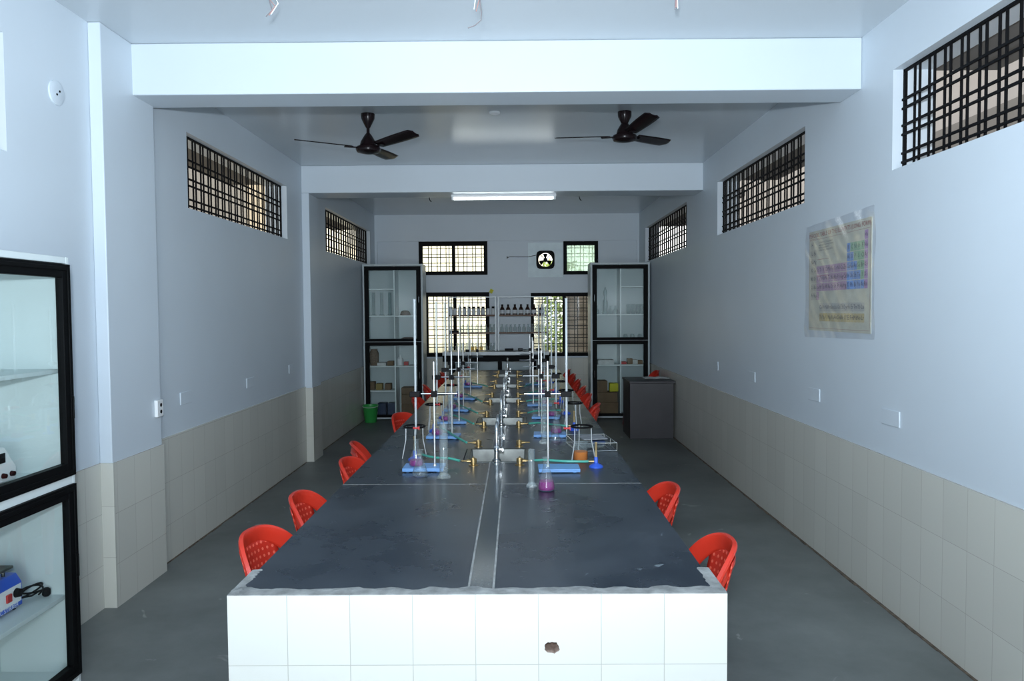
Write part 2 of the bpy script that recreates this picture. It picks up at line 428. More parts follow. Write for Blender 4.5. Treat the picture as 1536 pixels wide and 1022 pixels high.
b.add([(BX0,BY0,0),(BX0,2.55,0),(BX0,2.55,HB-.002),(BX0,BY0,HB-.002)], [(0,1,2,3)])
b.add([(BX1,BY0,0),(BX1,2.55,0),(BX1,2.55,HB-.002),(BX1,BY0,HB-.002)], [(0,1,2,3)])
b.add([(BX0,2.55,0),(BX1,2.55,0),(BX1,2.55,HB-.032),(BX0,2.55,HB-.032)], [(0,1,2,3)])
b.mat(1)
n = len(hole)
b.add([(x,BY0,z) for x,z in hole] + [(hx+(x-hx)*.92,BY0+.09,hz+(z-hz)*.92) for x,z in hole], [(k,(k+1)%n,(k+1)%n+n,k+n) for k in range(n)] + [tuple(n+k for k in range(n))])
m_brickhole = M('raw_brick', (.40,.30,.25), .9, var=.2, scale=60)
b.build('tiled_end_wall', [m_tile_f, m_brickhole], bench, smooth=0)
# ragged cement bed around the slabs
rng = random.Random(8)
b = MB()
N = 90
vs = []; 
for i in range(N+1):
    x = BX0 + (BX1-BX0)*i/N
    vs += [(x, BY0, HB-.004), (x, BY0+.001, HB), (x, BY0+.050+rng.uniform(-.004,.004)+.012*math.sin(i*.21+1)*math.sin(i*.53)+.008*math.sin(i*.9), HB+.0018), (x, BY0+.075, HB-.006)]
b.add(vs, [(i*4+j, i*4+4+j, i*4+5+j, i*4+1+j) for i in range(N) for j in range(3)])
for sx, xo, xi in ((0, BX0, -.898), (1, BX1, .630)):
    vs = []; K = 22
    for i in range(K+1):
        y = BY0 + .235*i/K; f = 1 - .35*max(0,(i-15)/7)
        vs += [(xo, y, HB-.004), (xo, y, HB), (xi+(rng.uniform(-.006,.006)), y, HB+.0018), (xi+(.02 if sx==0 else -.02), y, HB-.006)]
    b.add(vs, [(i*4+j, i*4+4+j, i*4+5+j, i*4+1+j) for i in range(K) for j in range(3)])
b.build('cement_edge', m_cement, bench, smooth=60)
# slate slabs
CX = -.118
sinkY = [4.61 + 1.42*k for k in range(5)]
seams = [2.372, 3.843, 6.77, 9.6, BY1]
SL, SR = -.905, .642
def slab(x0, x1, y0, y1, cuts):
    b = MB(); e = .004
    y = y0 + e
    for (c0, c1) in cuts:
        b.box(x0, x1, y, c0, HB-.03, HB)
        y = c1
    b.box(x0, x1, y, y1-e, HB-.03, HB)
    return b
for side in (0, 1):
    for i in range(4):
        y0, y1 = seams[i], seams[i+1]
        sk = [s for s in sinkY if y0 < s < y1]
        # outer part full, inner part cut around the basins
        b = MB(); e = .004
        if side == 0: xo, xm, xi = SL, -.325, -.163
        else: xo, xm, xi = SR, .089, -.075
        b.box(min(xo,xm), max(xo,xm), y0+e, y1-e, HB-.03, HB)
        y = y0+e
        for s in sk:
            b.box(min(xm,xi), max(xm,xi), y, s-.215, HB-.03, HB); y = s+.215
        b.box(min(xm,xi), max(xm,xi), y, y1-e, HB-.03, HB)
        b.build('worktop_slab', m_slate, bench, smooth=0)
b = MB()
y = 2.376
for s in sinkY + [None]:
    ye = (s-.215) if s else BY1
    b.box(-.156, -.082, y, ye, HB-.03, HB+.001); y = (s+.215) if s else 0
b.build('granite_centre_strip', m_granite, bench, smooth=0, label='polished speckled strip down the middle')
b = MB()
for a in (-.163, -.082):
    y = 2.376
    for s in sinkY + [None]:
        ye = (s-.215) if s else BY1
        b.box(a, a+.007, y, ye, HB-.02, HB+.0006); y = (s+.215) if s else 0
for yy in seams[1:2]: b.box(SL, SR, yy-.0045, yy+.0045, HB-.02, HB+.0004)
for yy in seams[2:4]: b.box(SL, SR, yy-.004, yy+.004, HB-.02, HB-.0005)
b.build('cement_joints', m_cement, bench, smooth=0)
b = MB(); b.box(-.40, .16, 2.55, BY1-.1, 0, HB-.29)
b.build('bench_core', m_tile_b, bench, smooth=0)
# basins
def sink():
    b = MB(); x0, x1, y0, y1 = -.203, .203, -.215, .215; d = .24; zt = .004
    # rim
    ins = .03; a = (x0+ins, x1-ins, y0+ins*.5, y1-ins*.5)
    O = [(x0,y0),(x1,y0),(x1,y1),(x0,y1)]; I = [(a[0],a[2]),(a[1],a[2]),(a[1],a[3]),(a[0],a[3])]
    vs = [(*p,zt) for p in O] + [(*p,zt) for p in I] + [(*p,zt-.012) for p in O] + [(p[0]*.92,p[1]*.92,-d) for p in I]
    fs = [(k,(k+1)%4,(k+1)%4+4,k+4) for k in range(4)] + [(k+4,(k+1)%4+4,(k+1)%4+12,k+12) for k in range(4)] + [(k,(k+1)%4,(k+1)%4+8,k+8) for k in range(4)] + [(12,13,14,15)]
    return b.add(vs, fs)
drain = MB().lathe([(.03,0),(.032,.004),(.012,.004),(.010,0)], (0,0,-.239), 16)
def swan_tap(sgn):
    """pillar tap whose neck arches over the basin in direction sgn"""
    b = MB()
    b.lathe([(.026,0),(.026,.012),(.016,.018),(.014,.06),(.017,.064),(.017,.085),(.012,.092)], n=16)
    p = [(0,0,.09),(0,0,.17)] + [(0, sgn*.055*(1-math.cos(q)), .17+.055*math.sin(q)) for q in [math.pi*k/10 for k in range(1,11)]] + [(0,sgn*.11,.155)]
    b.tube(p, .0095, 12)
    b.lathe([(.0125,0),(.0125,.022)], (0,sgn*.11,.133), 12)
    return b
def tap_handle(sgn):
    b = MB(); b.tube([(.012,0,.072),(.035,0,.074)], .008, 10); b.box(.033,.041,-.028,.028,.066,.082); return b
def gas_tap(sgn):
    b = MB()
    b.lathe([(.024,0),(.024,.004),(.012,.007),(.012,.016),(.017,.018),(.017,.050),(.011,.054)], n=12)
    b.tube([(sgn*.012,0,.034),(sgn*.030,0,.034)], .012, 10); b.tube([(sgn*.028,0,.034),(sgn*.058,0,.034)], [.008,.005], 10)
    return b
proto_sink = None
for k, s in enumerate(sinkY):
    if k == 0:
        S0 = sink().build('sink', m_steel, bench, bevel=.006, loc=(CX, s, HB)); D0 = drain.build('drain', m_chrome, S0)
        TP = {}
        for sg in (1,-1):
            TP[sg] = swan_tap(sg).build('tap', m_chrome, bench, loc=(CX-.002, s-sg*.20, HB+.003)); tap_handle(sg).build('tap_handle', m_chrome, TP[sg])
        GP = {}
        for sg in (-1,1):
            GP[sg] = gas_tap(sg).build('gas_tap', m_brass, bench, loc=(CX+sg*.135, s-.30, HB)); GP[sg].scale = (1.2,1.2,.8)
            lv = MB().box(-.004,.004,-.022,.022,.053,.059).build('lever', m_brass, GP[sg])
            g2 = GP[sg].copy(); COL.objects.link(g2); g2.location = (CX+sg*.135, s+.30, HB); l2 = lv.copy(); COL.objects.link(l2); l2.parent = g2
    else:
        def cp(o, loc):
            c = o.copy(); COL.objects.link(c); c.location = loc
            for ch in o.children: d = ch.copy(); COL.objects.link(d); d.parent = c
        cp(S0, (CX, s, HB))
        for sg in (1,-1): cp(TP[sg], (CX-.002, s-sg*.20, HB+.003))
        for sg in (-1,1):
            cp(GP[sg], (CX+sg*.135, s-.30, HB)); cp(GP[sg], (CX+sg*.135, s+.30, HB))

SLAB = HB
HB = HB + .0009
# ------------------------------------------------------------------ glassware and stands
def lathe_obj(prof, n=24, **k): return MB().lathe(prof, n=n, **k)
def make_flask(name, label, h, r, liq, liqmat, loc, group=None):
    t = thing(name, label, 'flask', loc, 0, group)
    nr = r*.36
    prof = [(r*.90,0),(r*.985,.004),(r,.012),(r*.97,h*.16),(nr*1.15,h*.66),(nr,h*.74),(nr,h*.96),(nr*1.28,h*.985),(nr*1.28,h)]
    MB().lathe(prof, n=28, cap1=False).build('flask_body', m_glass, t, smooth=50)
    if liq:
        q = r*.96
        f = max(0, (liq/h-.16)/.5); top = (r*.97*(1-f) + nr*1.15*f)*.97
        MB().lathe([(q*.88,.003),(q*.97,.006),(q*.98,.012),(q*.98,min(.024,liq*.6)),(top,liq)], n=28).build('liquid', liqmat, t, smooth=50)
    return t
def make_cylinder(label, h, r, br, loc, group=None, name='measuring_cylinder', scale=True):
    t = thing(name, label, 'measuring cylinder', loc, 0, group)
    MB().lathe([(br,0),(br,.008),(br*.8,.014),(r*1.05,.022)], n=8).build('foot', m_milky, t, smooth=20)
    MB().lathe([(r,.014),(r,h-.004),(r*1.18,h)], n=24, cap0=True, cap1=False).build('glass_tube', m_cylglass, t, smooth=50)
    if not scale: return t
    g = MB()
    for i in range(20):
        z = .05+(h-.09)*i/19
        a1 = 1.0 if i % 5 else 1.7
        A = [(-.35+a1*q/6) for q in range(7)]
        g.add([(r*1.015*math.cos(a),r*1.015*math.sin(a),zz) for zz in (z,z+.0016) for a in A], [(q,q+1,q+8,q+7) for q in range(6)])
    g.build('graduation_marks', m_white, t, smooth=0)
    return t
def make_stand(label, loc, sgn, group):
    """retort stand: enamelled plate, rod near one end, clamp arm reaching sideways (sgn)"""
    t = thing('burette_stand', label, 'retort stand', loc, 0, group)
    b = MB(); b.box(-.115,.115,-.075,.075,.012,.022)
    b.box(-.115,.115,-.075,-.071,.004,.012); b.box(-.115,.115,.071,.075,.004,.012)
    for x in (-.085,.085):
        for y in (-.06,.06): b.lathe([(.012,0),(.014,.013)], (x,y,0), 10)
    b.build('base_plate', m_blue, t, bevel=.003)
    rx = -sgn*.06
    b = MB(); b.tube([(rx,0,.02),(rx,0,.613)], .0052, 10); b.lathe([(.011,0),(.008,.01)], (rx,0,.022), 10)
    b.build('rod', m_rod, t)
    zc = .43
    b = MB(); b.tube([(rx-sgn*.13,.0105,zc),(rx+sgn*.075,.0105,zc)], .0042, 8)
    b.build('clamp_arm', m_chrome, t)
    b = MB(); b.box(rx-.016,rx+.016,-.014,.024,zc-.017,zc+.017); b.tube([(rx,-.014,zc),(rx,-.04,zc)], .004, 8); b.tube([(rx,-.036,zc),(rx,-.046,zc)], .010, 8)
    b.build('boss_head', m_blackp, t, bevel=.003)
    cx = rx+sgn*.105
    b = MB(); b.box(cx-.030,cx-.0085,-.010,.016,zc-.014,zc+.014); b.box(cx+.0085,cx+.024,-.010,.016,zc-.014,zc+.014); b.box(cx-.03,cx+.024,.0085,.02,zc-.014,zc+.014); b.box(cx-.032,cx+.026,-.018,-.0085,zc-.016,zc+.016)
    b.build('clamp_jaw', m_blackp, t, bevel=.003)
    return t, cx
def make_burette(label, loc, group):
    t = thing('burette', label, 'burette', loc, 0, group)
    MB().lathe([(.003,.24-.01),(.0065,.26),(.0068,.955),(.0085,.965)], n=14, cap1=False).build('glass_tube', m_burette, t, smooth=50)
    MB().lathe([(.0016,.20),(.003,.24)], n=8).build('jet', m_burette, t)
    b = MB(); b.tube([(-.016,0,.237),(.018,0,.237)], .006, 8); b.box(.016,.021,-.010,.010,.227,.247)
    b.build('stopcock', m_rubred, t)
    return t
def make_tripod(label, loc, rz, group):
    t = thing('tripod_stand', label, 'tripod', loc, rz, group)
    b = MB(); n = 20
    b.tube([(.062*math.cos(6.2832*k/n), .062*math.sin(6.2832*k/n), .205) for k in range(n+1)], .006, 6, cap=False)
    b.build('ring', m_blackp, t)
    for k in range(3):
        a = 2.094*k + .5
        p = lambda r, z: (r*math.cos(a), r*math.sin(a), z)
        MB().tube([p(.058,.203),p(.060,.12),p(.085,.004)], .0036, 6).build('leg', m_alu, t)
    return t
def make_burner(label, loc, group, sgn):
    t = thing('bunsen_burner', label, 'burner', loc, 0, group)
    MB().lathe([(.040,0),(.040,.008),(.030,.016),(.012,.024),(.011,.055),(.008,.06)], n=16).build('base', m_royal, t)
    MB().lathe([(.0065,.055),(.0065,.135),(.0078,.137),(.0078,.145)], n=12).build('barrel', m_tan, t)
    MB().tube([(sgn*.010,0,.034),(sgn*.042,0,.034)], .005, 8).build('gas_inlet', m_brass, t)
    return t
def make_hose(label, p0, p1, group, sag=.0):
    P0, P1 = Vector(p0), Vector(p1); pts = []
    d = P1-P0; side = Vector((0,1,0))
    w1, w2 = random.uniform(-.05,.03), random.uniform(-.02,.02)
    for i in range(25):
        t = i/24; p = P0 + d*t
        p.y += math.sin(math.pi*t)*w1 + math.sin(2*math.pi*t)*w2
        e = min(1, min(t, 1-t)/.28); e = e*e*(3-2*e)
        lo = HB+.036
        p.z = (P0.z*(1-t)+P1.z*t)*(1-e) + lo*e
        pts.append(p)
    o = MB().tube(pts, .0076, 8).build('gas_hose', m_hose, smooth=60)
    return tag(o, label, 'gas hose', group)

Ls = [4.20, 5.26, 5.95, 6.68, 7.55, 8.75]
Rs = [4.16, 5.30, 6.18, 7.00, 7.90, 8.95]
stubL = [4.31,4.91,5.73,6.33,7.15,8.57,9.17,9.99]; stubR = [4.31,5.73,6.33,7.15,7.75,8.57,9.17]
def pos(i, side):
    return 'on the %s side of the bench, %s from the front' % (side, ORD[i])
for side, Ys, stubs in (('left', Ls, stubL), ('right', Rs, stubR)):
    sg = -1 if side == 'left' else 1
    for i, Y in enumerate(Ys):
        jx = random.uniform(-.02,.02) if i else 0
        bx = (-.525 if side == 'left' else .235) + jx
        if i == 0 and side == 'left':
            protoS = {}
        if i == 0:
            st, cx = make_stand('blue-based burette stand ' + pos(i, side), (bx,Y,HB), sg, 'burette stands along the bench'); protoS[side] = (st, cx)
        else:
            st = dup(protoS[side][0], 'blue-based burette stand ' + pos(i, side), (bx,Y,HB)); cx = protoS[side][1]
            st.rotation_euler = (0,0,random.uniform(-.12,.12))
        ca, sa = math.cos(st.rotation_euler.z), math.sin(st.rotation_euler.z)
        px, py = bx + cx*ca, Y + cx*sa
        if i == 0 and side == 'left': protoB = make_burette('glass burette clamped upright ' + pos(i, side), (px,py,HB), 'burettes in stands')
        else: dup(protoB, 'glass burette clamped upright ' + pos(i, side), (px,py,HB))
        # flask under the jet
        if not (side == 'right' and i == 0):
            if i == 0: protoF = make_flask('conical_flask', 'magenta flask under burette ' + pos(i, side), .15, .041, .034, m_magenta, (px,py,HB+.0227), 'flasks under the burettes')
            else: dup(protoF, 'magenta flask under burette ' + pos(i, side), (px,py,HB+.0227))
        # tripod, burner, hose
        tx, ty = (-.615, Y+.27) if side == 'left' else ((.388, 4.43) if i == 0 else (.43, Y+.26))
        if i == 0 and side == 'left':
            protoT = make_tripod('wire tripod with black ring ' + pos(i, side), (tx,ty,HB), .2, 'tripod stands')
            protoBn = {}
        else: dup(protoT, 'wire tripod with black ring ' + pos(i, side), (tx,ty,HB), random.uniform(0,2))
        if side == 'right' and i == 0: tx, ty = .452, 4.235
        if i == 0: protoBn[side] = make_burner('blue bunsen burner ' + pos(i, side), (tx,ty,HB), 'bunsen burners', -sg)
        else: dup(protoBn[side], 'blue bunsen burner ' + pos(i, side), (tx,ty,HB))
        gx = CX + sg*(.135+.0755)
        make_hose('green rubber gas hose ' + pos(i, side), (gx+sg*.004, stubs[i], HB+.0275), (tx - sg*.0445, ty, HB+.034), 'gas hoses')

make_flask('conical_flask', 'empty clear conical flask at the left front of the apparatus', .145, .0425, 0, None, (-.527,4.03,HB))
make_flask('conical_flask', 'largest conical flask with magenta liquid, on the bare front slab at right', .165, .043, .046, m_magenta, (.147,3.705,HB))
make_flask('conical_flask', 'empty conical flask behind the right front burette stand', .14, .036, 0, None, (.262,5.06,HB))
make_cylinder('tall graduated measuring cylinder at left front of the apparatus', .293, .0225, .039, (-.394,3.99,HB))
make_cylinder('small measuring cylinder standing right of the first sink', .19, .0165, .028, (.074,3.775,HB), scale=False)
make_cylinder('tall measuring cylinder standing behind the right front stand', .31, .0185, .036, (.185,5.02,HB))
make_cylinder('measuring cylinder between second and third left stands', .29, .021, .038, (-.50,5.63,HB))
# beaker of orange liquid
t = thing('beaker', 'round glass beaker with orange liquid under the right front tripod', 'beaker', (.381,4.432,HB))
MB().lathe([(.040,.0),(.044,.006),(.044,.105),(.048,.11)], n=24, cap1=False).build('beaker_body', m_glass, t, smooth=50)
MB().lathe([(.038,.003),(.0425,.008),(.0425,.055)], n=24).build('liquid', m_orange, t, smooth=50)
# wire test tube rack with tubes
t = thing('wire_basket', 'low chrome wire basket lying on the bench right of the tripods', 'wire basket', (.485,4.86,HB), .12)
b = MB(); X, Y_ = .13, .17
for z in (.006, .055):
    b.tube([(-X,-Y_,z),(X,-Y_,z),(X,Y_,z),(-X,Y_,z),(-X,-Y_,z)], .003, 6)
for (x,y) in ((-X,-Y_),(X,-Y_),(X,Y_),(-X,Y_),(0,-Y_),(0,Y_),(X,0),(-X,0)): b.tube([(x,y,.006),(x,y,.055)], .0025, 6)
for k in range(7): b.tube([(-X+2*X*(k+1)/8,-Y_,.006),(-X+2*X*(k+1)/8,Y_,.006)], .0018, 6)
b.build('wire_frame', m_chrome, t)
for k in range(5):
    b = MB(); b.tube([(.0,0,0),(.004,0,0),(.012,0,0),(.15,0,0)], [.002,.006,.0085,.0085], 10)
    o = b.build('test_tube', m_glass); o.location = (.41+random.uniform(0,.01), 4.76+.045*k, HB+.0185); o.rotation_euler = (0,0,.1+random.uniform(-.08,.08))
    tag(o, 'clear test tube lying in the chrome wire basket, %s from the front' % ORD[k], 'test tube', 'test tubes in the wire basket')
o = MB().box(-.045,.045,-.05,.05,0,.022).build('folded_cloth', m_navy, bevel=.006); o.location = (.53,4.84,HB+.0285); tag(o, 'folded dark blue cloth on the tubes in the wire basket', 'cloth')
o = MB().box(-.07,.09,-.09,.08,0,.006).build('notebook', M('grey_paper',(.24,.25,.27),.7,var=.2,scale=20), bevel=.002); o.location = (.485,4.89,HB+.0585); o.rotation_euler = (0,0,.2); tag(o, 'grey paper booklet lying across the chrome wire basket', 'booklet')

# ------------------------------------------------------------------ chairs
def make_chair(label, loc, rz, group):
    t = thing('plastic_chair', label, 'chair', loc, rz, group)
    # faces +y ; origin on the floor under the seat
    def shell(x, z):      # depth of the curved, leaning back shell
        return -.185 + .115*(abs(x)/.22)**2.2 - .10*max(0, z-.44)/.38
    N = 40
    def arch(i):          # inverted U, -1..1
        a = math.pi*(1 - i/N)
        ca, sa = math.cos(a), math.sin(a)
        x = .222*math.copysign(abs(ca)**.62, ca); z = .44 + .385*abs(sa)**.66
        return Vector((x, shell(x, z), z))
    P = [arch(i) for i in range(N+1)]
    # rim: a broad band facing inwards with a rolled outer lip
    vs = []
    for i in range(N+1):
        p = P[i]; tg = (P[min(i+1,N)]-P[max(i-1,0)]).normalized()
        inn = Vector((0, shell(0,.62), .60)) - p; inn = (inn - tg*inn.dot(tg)).normalized()
        nor = tg.cross(inn).normalized()
        if nor.y < 0: nor = -nor           # towards the sitter
        for (a, c) in ((.058,-.006),(.050,.000),(.022,.010),(.004,.020),(-.008,.018),(-.012,.004),(-.006,-.002),(.006,.006),(.024,.003),(.050,-.006),(.058,-.012)):
            vs.append(p + inn*a + nor*c)
    m = 11
    fs = [(i*m+j, (i+1)*m+j, (i+1)*m+(j+1)%m, i*m+(j+1)%m) for i in range(N) for j in range(m)]
    fs += [tuple(range(m)), tuple(N*m+j for j in range(m))]
    MB().add(vs, fs).build('back_frame', m_red, t, smooth=60)
    def back(u, v):
        z = .43 + .355*v; w = .105 + .030*v; x = (-1+2*u)*w
        return (x, shell(x, z)-.004, z)
    MB().grid(back, 14, 12).build('backrest', m_redback, t, smooth=60, solid=.005)
    def seat(u, v):
        x = (-.5+u)*.42; y = -.185 + v*.395
        r = min(1, (abs(x)/.215)**4 + (abs(y)/.21)**4)
        w = .92 if y < -.1 else 1
        return (x*w, y, .435 - .014*(1-r) - (.02*max(0,(v-.85)/.15)**2))
    MB().grid(seat, 14, 14).build('seat', m_red, t, smooth=60, solid=.006)
    for sx in (-1,1):
        for sy in (-1,1):
            p0 = Vector((sx*.172, .172 if sy > 0 else -.150, .432)); p1 = Vector((sx*.205, .205 if sy > 0 else -.185, 0))
            b = MB(); vs = []
            for f, w in ((0,.030),(.5,.024),(1,.017)):
                c = p0.lerp(p1, f)
                vs += [(c.x-w,c.y-w,c.z),(c.x+w,c.y-w,c.z),(c.x+w,c.y+w,c.z),(c.x-w,c.y+w,c.z)]
            fs = [(i*4+k, i*4+(k+1)%4, i*4+4+(k+1)%4, i*4+4+k) for i in range(2) for k in range(4)] + [(0,1,2,3),(8,9,10,11)]
            b.add(vs, fs).build('leg', m_red, t, smooth=0, bevel=.004)
    return t
# back panel with rows of pierced dots
m_redback, nt, bs = newmat('red_plastic_pierced')
tc = nt.nodes.new('ShaderNodeTexCoord'); sp = nt.nodes.new('ShaderNodeSeparateXYZ'); nt.links.new(tc.outputs['Object'], sp.inputs[0])
def mth(op, a, bv):
    n_ = nt.nodes.new('ShaderNodeMath'); n_.operation = op
    for k, q in enumerate((a, bv)):
        if q is None: continue
        if isinstance(q, (int, float)): n_.inputs[k].default_value = q
        else: nt.links.new(q, n_.inputs[k])
    return n_.outputs[0]
fx = mth('SUBTRACT', mth('FRACT', mth('MULTIPLY', sp.outputs[0], 42.), None), .5); fz = mth('SUBTRACT', mth('FRACT', mth('MULTIPLY', sp.outputs[2], 36.), None), .5)
d2 = mth('ADD', mth('MULTIPLY', fx, fx), mth('MULTIPLY', fz, fz)); dot = mth('LESS_THAN', d2, .05)
mx = nt.nodes.new('ShaderNodeMix'); mx.data_type = 'RGBA'; mx.inputs['A'].default_value = (.46,.024,.013,1); mx.inputs['B'].default_value = (.70,.11,.07,1)
nt.links.new(dot, mx.inputs['Factor']); nt.links.new(mx.outputs['Result'], bs.inputs['Base Color']); bs.inputs['Roughness'].default_value = .3
G = 'red plastic chairs around the bench'
proto = make_chair('red plastic chair at the front left corner of the bench', (-.83,2.98,0), R(-90-12), G)
def chair(label, x, y, deg): return dup(proto, label, (x,y,0), R(deg), G)
chair('second red plastic chair from the front on the left side', -.825, 3.63, -90-4)
chair('third red plastic chair from the front on the left side, beside the fourth', -.785, 4.48, -90-8)
chair('red plastic chair seen edge on, fourth from the front on the left side', -.86, 5.12, -90+12)
chair('fifth red plastic chair from the front on the left side', -.80, 6.4, -90-30)
for i, (y, dx, d) in enumerate(((7.95,0,0),(9.1,-.02,12),(10.1,.02,-6),(10.95,.0,4))):
    chair('far red plastic chair on the left side, %s from the front' % ORD[5+i], -.84+dx, y, -90+d)
chair('red plastic chair at the front right corner of the bench', .558, 2.88, 90+1)
chair('second red plastic chair from the front on the right side', .535, 3.76, 90+6)
for i, (y, dx, d) in enumerate(((7.15,0,-8),(7.95,.0,3),(8.8,.02,-8),(9.65,.03,-4),(10.45,.03,2),(11.3,.02,-6))):
    chair('far red plastic chair on the right side, %s from the front' % ORD[2+i], .52+dx, y, 90+d)
chair('red plastic chair behind the dark desk against the right wall', 1.82, 10.98, 90)

# ------------------------------------------------------------------ tall glazed cabinets
def tall_cabinet(name_label, x0, x1, y0, y1, xm, half_left, handle_right):
    t = thing('glass_cabinet', name_label, 'cabinet', ((x0+x1)/2, (y0+y1)/2, 0))
    ox, oy = (x0+x1)/2, (y0+y1)/2
    def B(): return MB()
    def fin(b, n, m, **k):
        b.v = [(x-ox, y-oy, z) for x,y,z in b.v]; return b.build(n, m, t, **k)
    e = .03
    b = B(); b.box(x0,x0+e,y0,y1,0,2.47); b.box(x1-e,x1,y0,y1,0,2.47); b.box(x0+e,x1-e,y0,y1,2.47-e,2.47); b.box(x0+e,x1-e,y0,y1,.02,.06); b.box(x0+e,x1-e,y1-.012,y1,.06,2.45)
    b.box(x0+e,x1-e,y0+.03,y1-.012,1.235,1.262)
    fin(b, 'carcass', m_lamtall, bevel=.002)
    b = B(); b.box(xm-.01,xm+.01,y0+.05,y1-.012,.06,1.235); b.box(xm-.01,xm+.01,y0+.05,y1-.012,1.262,2.45); fin(b, 'divider', m_lamedge, smooth=0)
    for (a, c, z) in ((x0+e,xm-.01,1.66),(xm+.01,x1-e,1.66),(x0+e,xm-.01,.86),(xm+.01,x1-e,.86)) + (((x0+e,xm-.01,2.085),(x0+e,xm-.01,.47)) if half_left else ((xm+.01,x1-e,2.10),)):
        b = B(); b.box(a,c,y0+.05,y1-.012,z-.018,z); fin(b, 'shelf', m_lamedge, smooth=0)
    for (z0, z1) in ((1.252,2.43),(.05,1.244)):
        fw = .07; a, c = x0+.029, x1-.029
        b = B(); b.box(a,a+fw,y0-.018,y0,z0,z1); b.box(c-fw,c,y0-.018,y0,z0,z1); b.box(a+fw,c-fw,y0-.018,y0,z0,z0+fw*.62); b.box(a+fw,c-fw,y0-.018,y0,z1-fw*.8,z1)
        d = fin(b, 'door', m_black, bevel=.002)
        g = B(); g.box(a+fw,c-fw,y0-.011,y0-.007,z0+fw*.62,z1-fw*.8)
        g.v = [(x-ox,y-oy,z) for x,y,z in g.v]; g.build('door_pane', m_pane, d, smooth=0)
        hx_ = c-.03 if handle_right else a+.03
        h = B(); h.tube([(hx_,y0-.018,z0+.6),(hx_,y0-.04,z0+.62),(hx_,y0-.04,z0+.70),(hx_,y0-.018,z0+.72)], .005, 8)
        h.v = [(x-ox,y-oy,z) for x,y,z in h.v]; h.build('handle', m_chrome, d)
    return t
CY0, CY1 = 11.76, 12.2
tall_cabinet('tall white cabinet with black framed glass doors at the back left', -2.41, -1.463, CY0, CY1, -1.92, True, True)
tall_cabinet('tall white cabinet with black framed glass doors at the back right', 1.175, 2.105, CY0, CY1, 1.655, False, False)
def box_thing(name, label, cat, m, x0,x1,y0,y1,z0,z1, group=None, bevel=.004):
    o = MB().box(-(x1-x0)/2,(x1-x0)/2,-(y1-y0)/2,(y1-y0)/2,0,z1-z0).build(name, m, bevel=bevel); o.location = ((x0+x1)/2,(y0+y1)/2,z0); return tag(o, label, cat, group)
for k in range(3):
    make_cylinder('measuring cylinder in the back left cabinet, %s from left' % ORD[k], .37, .026, .05, (-2.28+.13*k,11.98,1.6606), 'cylinders in the back left cabinet')
def bag(label, m, x, y, z, rx, ry, h, name='brown_bundle'):
    def f(u, v):
        a = u*2*math.pi; p = v*math.pi/2; w = 1+.10*math.sin(3*a+1)+.06*math.sin(7*a)
        return (rx*math.cos(a)*math.cos(p)**.6*w, ry*math.sin(a)*math.cos(p)**.6*w, h*math.sin(p))
    o = MB().grid(f, 28, 8).build(name, m, smooth=60); o.location = (x,y,z); return tag(o, label, 'bundle')
bag('dark brown bundle on the upper right shelf of the back left cabinet', m_brown, -1.78, 11.98, 1.6612, .08, .07, .08)
bag('flat brown packet at the bottom of the back left cabinet upper half', m_brown, -1.74, 11.98, 1.2632, .12, .08, .05, 'brown_packet')
m_basket = M('woven_basket', (.17,.12,.08), .8, var=.3, scale=50)
o = MB().lathe([(.06,0),(.075,.08),(.075,.2),(.05,.25),(.055,.26)], n=20).build('brown_jar', m_basket); o.location = (-2.285,11.98,.8606); tag(o, 'patterned brown jar in the back left cabinet', 'jar')
box_thing('paper_pile', 'grey pile of papers in the back left cabinet', 'papers', m_paper, -2.22,-2.08,11.88,12.08,.8606,.91)
box_thing('small_carton', 'small tan carton beside the divider in the back left cabinet', 'box', m_card, -2.06,-1.96,11.9,12.05,.8606,.93)
o = MB().lathe([(.04,0),(.045,.01),(.045,.11),(.015,.14),(.012,.17)], n=16).build('wash_bottle', m_white); o.location = (-1.86,11.95,.8606); tag(o, 'white plastic wash bottle in the back left cabinet', 'bottle')
box_thing('red_box', 'small dark red box beside the white wash bottle', 'box', m_rubred, -1.80,-1.73,11.92,12.02,.8606,.92)
for k, (x, m_) in enumerate(((-2.32,m_card),(-2.2,M('ochre_card',(.33,.24,.08),.8)),(-2.06,m_card))):
    box_thing('reagent_carton', 'small carton on the lower left cabinet shelf, %s from left' % ORD[k], 'box', m_, x-.05,x+.05,11.9,12.05,.4706,.57+.03*(k==0), 'cartons on the lower shelf')
for k, (z, h, w) in enumerate(((.0606,.19,.26),(.25,.15,.24),(.40,.11,.22))):
    box_thing('cardboard_box', 'brown cardboard box stacked in back left cabinet, %s from bottom' % ORD[k], 'box', m_card, -1.84,-1.84+w,11.88,12.15,z,z+h-.004, 'cardboard boxes in the left cabinet')
for k, x in enumerate((-2.15,-1.99)):
    box_thing('blue_crate', 'dark blue plastic container in the cabinet bottom behind the bucket, %s' % ('left' if k == 0 else 'right'), 'container', m_navy, x-.07,x+.06,11.88,12.08,.0606,.26)
